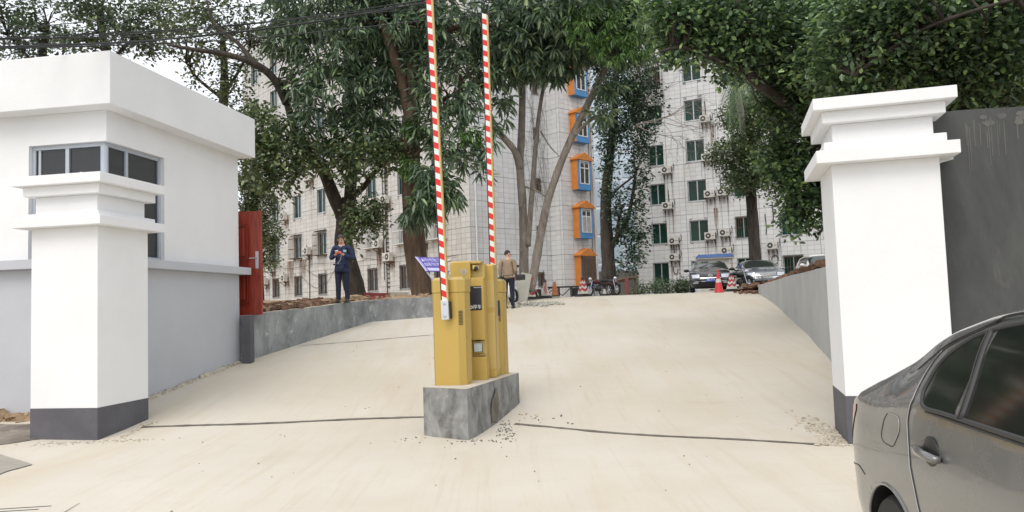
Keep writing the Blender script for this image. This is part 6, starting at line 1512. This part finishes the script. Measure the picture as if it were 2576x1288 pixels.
# T2: thick brown trunk
tree('mango_tree', 'tall mango tree with a thick straight reddish brown trunk left of the striped arms', 'tree',
 [(P((1068, 762, 24), (1052, 680, 24), (1042, 600, 24), (1036, 480, 24), (1033, 360, 24), (1040, 220, 24), (1042, 100, 24), (1040, -40, 24)), .38, .24),
  (P((1033, 300, 24), (1010, 200, 23.8), (985, 120, 23.6), (958, 40, 23.4), (940, -30, 23.3)), .20, .11),
  (P((1042, 170, 24), (1075, 120, 23.8), (1130, 75, 23.5), (1200, 60, 23.2), (1290, 70, 23)), .14, .05),
  (P((1036, 400, 23.8), (1075, 370, 23.4), (1095, 420, 23.2), (1090, 470, 23)), .06, .025),
  (P((1100, 260, 23.6), (1150, 230, 23.3), (1200, 190, 23)), .06, .03)],
 [bl(1010, 60, 24, 150, 90), bl(1130, 60, 23.5, 120, 80), bl(1120, 200, 23.2, 80, 80), bl(950, 200, 24.4, 80, 90), bl(1090, 310, 23.3, 60, 50), bl(1180, 250, 22.8, 45, 40), bl(1165, 400, 22.8, 40, 22), bl(1215, 430, 22.6, 24, 38), bl(1130, 340, 23, 50, 50), bl(960, 20, 24, 120, 60), bl(1060, 210, 23.4, 40, 120), bl(1225, 330, 22.8, 30, 60)],
 9000, .38, .078, M['leaf_mango'], M['bark_brown'], seed=8, tw=130)
T2 = COL.objects.get('mango_tree.001')
lo, c = leaf_cloud('crown', [bl(1085, 500, 22.6, 50, 42), bl(1050, 530, 22.7, 38, 32), bl(1125, 480, 22.6, 36, 45), bl(1080, 440, 22.8, 40, 35), bl(1100, 400, 22.8, 30, 40)], 1400, .36, .078, M['leaf_mango'], T2, 'mango', 11, .45); lo.location = -T2.location
lo, c = leaf_cloud('crown', [bl(1028, 415, 23.2, 20, 26), bl(1185, 345, 22.9, 26, 25), bl(1040, 320, 23.3, 18, 20)], 700, .26, .06, M['leaf_bright'], T2, 'mango', 12, .3); lo.location = -T2.location
# T3: pale multi-stemmed tree
tree('mango_tree', 'pale grey multi stemmed mango tree in front of the blue and orange bay windows', 'tree',
 [(P((1322, 742, 25), (1318, 680, 25), (1318, 600, 25), (1314, 500, 25), (1308, 420, 25), (1312, 330, 25), (1314, 220, 25), (1310, 100, 25)), .17, .10),
  (P((1308, 425, 25), (1295, 380, 24.7), (1262, 340, 24.5), (1238, 300, 24.3), (1215, 240, 24)), .13, .06),
  (P((1328, 620, 24.9), (1334, 540, 24.8), (1342, 440, 24.8), (1350, 340, 24.8), (1360, 260, 24.8), (1378, 170, 24.8)), .10, .055),
  (P((1335, 735, 24.6), (1348, 660, 24.5), (1362, 580, 24.4), (1380, 500, 24.3), (1415, 400, 24.2), (1455, 310, 24), (1500, 220, 23.8), (1545, 130, 23.6), (1590, 40, 23.4)), .15, .085),
  (P((1440, 345, 24.1), (1475, 310, 23.8), (1510, 290, 23.5)), .08, .035),
  (P((1322, 470, 24.9), (1350, 480, 24.6), (1372, 495, 24.4)), .035, .02),
  (P((1360, 330, 24.8), (1385, 370, 24.6), (1415, 400, 24.5)), .03, .012),
  (P((1310, 200, 25), (1360, 120, 24.5), (1440, 60, 24), (1520, 10, 24)), .10, .05)],
 [bl(1290, 80, 24, 140, 90), bl(1420, 90, 23.6, 140, 100), bl(1560, 80, 23.4, 110, 90), bl(1250, 170, 23.8, 60, 50), bl(1340, 150, 24, 70, 45), bl(1450, 130, 23.6, 60, 45), bl(1265, 270, 24, 28, 50), bl(1505, 285, 23.2, 42, 22), bl(1535, 215, 23.2, 30, 28), bl(1290, 120, 23.4, 80, 50), bl(1440, 20, 23, 180, 70), bl(1215, 150, 24, 45, 60), bl(1385, 170, 23.6, 26, 30)],
 12500, .40, .08, M['leaf_mango'], M['bark_pale'], seed=21, tw=150)
T3 = COL.objects.get('mango_tree.002')
lo, c = leaf_cloud('crown', [bl(1490, 60, 22, 70, 60), bl(1580, 40, 22, 80, 50), bl(1540, 120, 22, 50, 40), bl(1600, 100, 22, 50, 40)], 2600, .24, .06, M['leaf_bright'], T3, 'mango', 22, .3); lo.location = -T3.location
# fine bare twigs climbing the block front and a leafless spray by the pale block
def bare_spray(px0, Y, n, spread, label, seed):
    random.seed(seed); r = empty('bare_branch', tuple(at(px0[0], px0[1], Y)), 0, label, 'branch'); loc = Vector(r.location); mb = MB()
    def grow(p, d, l, rr, dep):
        if dep == 0 or l < .12: return
        pts = [p]; q = p
        for _ in range(3): d = (d + Vector((random.uniform(-1, 1), random.uniform(-.6, .6), random.uniform(-.9, .9))) * .28).normalized(); q = q + d * l / 3; pts.append(q)
        mb.tube(pts, [rr, rr * .85, rr * .7, rr * .55], 4)
        for _ in range(random.choice((2, 2, 3))): grow(q, (d + Vector((random.uniform(-1, 1), random.uniform(-.5, .5), random.uniform(-1, .8))) * spread).normalized(), l * random.uniform(.6, .85), rr * .6, dep - 1)
    for _ in range(n[0]): grow(Vector((0, 0, 0)), Vector((1, 0, random.uniform(-.35, .35))).normalized(), n[1], n[2], n[3])
    mb.build('twigs', M['bark_pale'], r, smooth='all', kind='stuff'); random.seed(seed + 1); return r
bare_spray((1600, 315), 34, (4, 1.3, .028, 6), .7, 'leafless twig spray reaching right across the pale tiled block', 5)
bare_spray((1625, 250), 34, (2, 1.1, .018, 5), .7, 'smaller leafless twigs under the balcony bars of the pale block', 9)
def vine(label, s0, z0, zt, Mf, seed):
    random.seed(seed); mb = MB()
    for k in range(9):
        s = s0 + random.uniform(-.9, .9); z = z0 + random.uniform(0, 2); pts = []
        while z < zt: pts.append(Mf @ Vector((s, -.09, z))); z += .5; s += random.uniform(-.22, .22)
        mb.tube(pts, .012, 4)
        for p in pts[::2]: mb.tube([p, p + Vector((random.uniform(-.6, .6), 0, random.uniform(-.5, .1))), p + Vector((random.uniform(-.9, .9), -.05, random.uniform(-.9, -.2)))], .008, 3)
    o = mb.build('dry_vine', M['bark_pale'], None, smooth='all'); tagp(o, label, 'vine')
vine('dry leafless vine hanging over the inner corner left of the bay windows', 5.6, 7, 16, MA1, 31)
# T4: dark tree in the gap
tree('gap_tree', 'dark slender tree filling the gap between the two apartment blocks', 'tree',
 [(P((1537, 745, 40), (1532, 690, 40), (1528, 620, 40), (1524, 540, 40), (1526, 470, 40), (1534, 400, 40), (1545, 300, 40), (1550, 180, 40)), .42, .16),
  (P((1530, 640, 40), (1550, 600, 39.8), (1575, 560, 39.6), (1590, 500, 39.5), (1600, 430, 39.4)), .17, .07), (P((1550, 605, 39.8), (1556, 560, 39.7), (1566, 520, 39.6)), .10, .05), (P((1530, 500, 40), (1560, 470, 39.7), (1600, 440, 39.5)), .08, .04)],
 [bl(1560, 270, 39, 70, 90), bl(1600, 330, 39, 50, 70), bl(1530, 350, 39.5, 30, 60), bl(1610, 410, 39, 34, 40), bl(1560, 200, 39, 80, 60), bl(1620, 250, 39, 50, 60), bl(1560, 560, 39.5, 40, 50), bl(1600, 560, 39, 28, 60), bl(1530, 440, 39.5, 16, 50), bl(1585, 660, 39, 34, 26), bl(1610, 480, 39, 25, 40), bl(1550, 490, 39, 30, 20), bl(1595, 620, 39, 25, 40)],
 12000, .22, .11, M['leaf_dark'], M['bark_dark'], 'ovate', seed=33, tw=140, bend=.1)
# T5: straight trunk with round crown, in front of the pale block
tree('round_tree', 'straight trunked tree with a round leafy crown in front of the pale block', 'tree',
 [(P((1905, 735, 41), (1902, 690, 41), (1897, 600, 41), (1890, 500, 41), (1886, 400, 41), (1888, 300, 41), (1890, 180, 41)), .38, .2), (P((1890, 460, 41), (1850, 420, 40.8), (1815, 400, 40.6)), .08, .04), (P((1888, 420, 41), (1930, 380, 40.7), (1965, 350, 40.5)), .08, .04)],
 [bl(1885, 420, 40, 75, 55), bl(1835, 385, 39.8, 58, 32), bl(1880, 300, 40, 60, 60), bl(1930, 360, 40, 60, 70), bl(1845, 290, 40, 40, 30), bl(1950, 440, 40, 40, 50), bl(1870, 460, 39.8, 55, 28), bl(1900, 230, 40, 60, 60), bl(1960, 280, 40, 60, 70)],
 22000, .19, .095, M['leaf_longan'], M['bark_dark'], 'ovate', seed=41, tw=120, bend=.1)
# palm fronds behind it
pr = empty('palm', tuple(at(1850, 190, 37)), 0, 'hanging palm fronds beside the highest air conditioner of the pale block', 'palm'); loc = Vector(pr.location)
for k, (ex, ey) in enumerate(((1828, 370), (1862, 330), (1835, 300), (1815, 255), (1890, 260), (1800, 200))):
    a = Vector((0, 0, 0)); e = at(ex, ey, 36.5) - loc; m_ = a.lerp(e, .45) + Vector((0, -.3, .45)); path = [((1 - t) ** 2 * a + 2 * t * (1 - t) * m_ + t * t * e) for t in [q_ / 25 for q_ in range(26)]]; mb = MB(); mb.tube(path, .02, 4)
    for i in range(3, 26):
        d = (path[i] - path[i - 1]).normalized()
        for s in (-1, 1):
            sd_ = Vector((s * .85, random.uniform(-.2, .2), -.35)); l_ = .55 * math.sin(math.pi * (i / 27) ** .7) + .15; tip = path[i] + (sd_ * .8 + d * .7).normalized() * l_ + Vector((0, 0, -.12)); w_ = d * .022; mb.quad(path[i] - w_, path[i] + w_, tip + w_ * .3, tip - w_ * .3)
    mb.build('frond', M['leaf_ficus'], pr)
mb = MB(); mb.tube([at(1850, 190, 37) - loc, at(1885, 430, 42.4) - loc, at(1897, 740, 42.4) - loc], [.16, .18, .22], 10); mb.build('trunk', M['bark_pale'], pr, smooth='all')
# T6: big dense trees over the right wall
tree('banyan_tree', 'large spreading tree with dense small leaves overhanging from behind the right pillar', 'tree',
 [(P((2120, 800, 15.95), (2105, 560, 15.95), (2080, 420, 15.75), (2040, 290, 15.45), (1990, 200, 15.25), (1940, 140, 14.85)), .30, .17),
  (P((2040, 290, 15.45), (1985, 262, 15.05), (1930, 225, 14.65), (1880, 180, 14.25), (1865, 110, 14.05), (1850, 20, 13.95)), .14, .06),
  (P((1990, 200, 15.25), (2030, 120, 15.25), (2050, 40, 15.25), (2060, -40, 15.25)), .16, .09),
  (P((1880, 180, 14.25), (1800, 150, 13.85), (1720, 120, 13.45), (1660, 130, 13.25)), .06, .025),
  (P((2080, 420, 15.75), (2160, 250, 14.45), (2260, 120, 13.05), (2400, 40, 11.45), (2520, -10, 10.45)), .14, .04),
  (P((2080, 440, 16.3), (2040, 480, 16), (2010, 520, 15.8)), .06, .03)],
 [bl(1760, 60, 14, 110, 70), bl(1700, 110, 13.8, 60, 45), bl(1880, 80, 14.5, 120, 90), bl(2000, 110, 14.8, 110, 100), bl(1820, 160, 14.2, 70, 40), bl(2110, 110, 14.6, 120, 110), bl(2020, 230, 15, 75, 60), bl(2010, 360, 15.6, 60, 90), bl(2020, 470, 15.8, 62, 60), bl(1960, 400, 16, 45, 60), bl(2045, 540, 15.8, 36, 40), bl(1960, 250, 15.4, 60, 60), bl(1995, 540, 15.8, 34, 32), bl(1660, 40, 13.6, 50, 60), bl(2060, 410, 16.4, 50, 160)],
 24000, .155, .08, M['leaf_ficus'], M['bark_dark'], 'ovate', seed=51, tw=260, bend=.1, per=12)
tree('banyan_tree', 'deep shaded leafy tree filling the upper right corner above the dark wall', 'tree',
 [(P((2460, 700, 13), (2440, 400, 13), (2400, 200, 12.8), (2340, 40, 12.5), (2300, -60, 12.4)), .24, .14), (P((2440, 330, 13), (2540, 180, 12.5), (2640, 80, 12)), .12, .06), (P((2150, 190, 11.5), (2230, 130, 11), (2330, 70, 10.6), (2440, 30, 10.2), (2560, -5, 10)), .035, .02)],
 [bl(2220, 110, 11.4, 120, 90), bl(2340, 110, 11.2, 120, 100), bl(2470, 120, 11.4, 130, 110), bl(2160, 60, 11.8, 110, 70), bl(2300, 30, 11, 160, 60), bl(2500, 30, 11, 130, 60), bl(2260, 200, 12, 140, 60), bl(2440, 220, 12, 130, 50), bl(2560, 170, 12, 80, 110), bl(2150, 170, 12, 90, 60), bl(2380, 160, 12.8, 220, 120), bl(2200, 150, 13, 200, 120)],
 30000, .135, .068, M['leaf_ficus'], M['bark_dark'], 'ovate', seed=61, tw=220, bend=.1, per=12)
# darker mass of trees further back on the right
tree('background_tree', 'darker tree mass behind the overhanging trees on the right', 'tree',
 [(P((2250, 700, 24), (2240, 400, 24), (2230, 200, 24)), .4, .2)],
 [bl(2230, 120, 23, 260, 140, 2.5), bl(2480, 120, 22, 220, 150, 2.5), bl(2010, 100, 24, 160, 120, 2.5), bl(1800, 40, 25, 160, 80, 2), bl(2350, 320, 22, 300, 80, 2.5), bl(2030, 360, 25, 60, 130, 1.5)],
 22000, .22, .12, M['leaf_dark'], M['bark_dark'], 'ovate', seed=71, tw=40, bend=.1)
# T7: thin crowns against the white sky, upper left
def small_tree(label, base, blobs, n, seed, leaf='leaf_far', L=.17, limbs=()):
    tree('background_tree', label, 'tree', [(P(*base), .22, .10)] + [(P(*l), .07, .03) for l in limbs], blobs, n, L, L * .48, M[leaf], M['bark_dark'], 'ovate', seed=seed, tw=120, bend=.1)
small_tree('sparse tree above the left end of the guard house roof, sky showing through', ((110, 330, 30), (112, 220, 30), (108, 130, 30), (120, 60, 30)), [bl(70, 90, 30, 60, 40), bl(20, 60, 30, 50, 60), bl(120, 40, 30, 50, 60), bl(150, 120, 30, 40, 40), bl(20, 10, 30, 60, 30), bl(60, 160, 30, 60, 14)], 2600, 81, L=.22, limbs=(((112, 200, 30), (150, 160, 30), (165, 100, 30)), ((110, 190, 30), (60, 130, 30), (20, 90, 30))))
small_tree('leafy tree above the middle of the guard house roof behind the cables', ((300, 340, 29), (290, 200, 29), (260, 100, 29), (250, 20, 29)), [bl(230, 70, 29, 60, 50), bl(300, 50, 28.6, 80, 50), bl(380, 60, 28.6, 70, 50), bl(330, 110, 29, 80, 24), bl(430, 30, 28.6, 70, 40), bl(240, 15, 29, 80, 30), bl(200, 110, 29, 50, 26)], 4200, 82, L=.22, limbs=(((280, 150, 29), (330, 100, 29), (350, 40, 29)),))
small_tree('longan tree branches hanging between the guard house roof and the tiled block', ((560, 420, 26), (560, 300, 26), (565, 200, 26), (560, 100, 26)), [bl(470, 110, 25, 60, 36), bl(540, 130, 25, 50, 50), bl(480, 180, 25.5, 32, 34), bl(590, 190, 25, 50, 44), bl(640, 120, 25, 50, 50), bl(580, 40, 25, 90, 40), bl(470, 40, 25, 80, 44), bl(590, 260, 25, 55, 40), bl(640, 300, 25, 45, 50), bl(540, 220, 25, 30, 24)], 4300, 83, leaf='leaf_longan', L=.17, limbs=(((562, 240, 26), (600, 180, 25.5), (630, 120, 25)), ((562, 250, 26), (500, 200, 25.5), (470, 160, 25))))
small_tree('low leafy tree just right of the open red door', ((650, 760, 28), (648, 650, 28), (640, 560, 28), (640, 480, 28)), [bl(640, 450, 27.5, 45, 40), bl(660, 520, 27.5, 38, 38), bl(630, 560, 27.5, 36, 60), bl(682, 590, 27.3, 26, 36), bl(650, 620, 27.5, 42, 30), bl(675, 650, 27.3, 20, 26), bl(620, 500, 27.6, 20, 60)], 9500, 84, leaf='leaf_longan', L=.13)
# bushes at the foot of the pale block
for (px, py, rx, ry, lab) in ((1606, 730, 20, 14, 'low bush right of the wooden trestle'), (1665, 724, 30, 14, 'widest bush under the left ground floor window of the pale block'), (1720, 722, 20, 13, 'bush touching the left side of the black sedan')):
    r = empty('bush', tuple(at(px, py + 10, 38)), 0, lab, 'bush'); lo, c = leaf_cloud('foliage', [bl(px, py, 38, rx, ry)], 1500, .15, .05, M['leaf_far'], r, 'ovate', px, .1, 8); lo.location = -Vector(r.location)
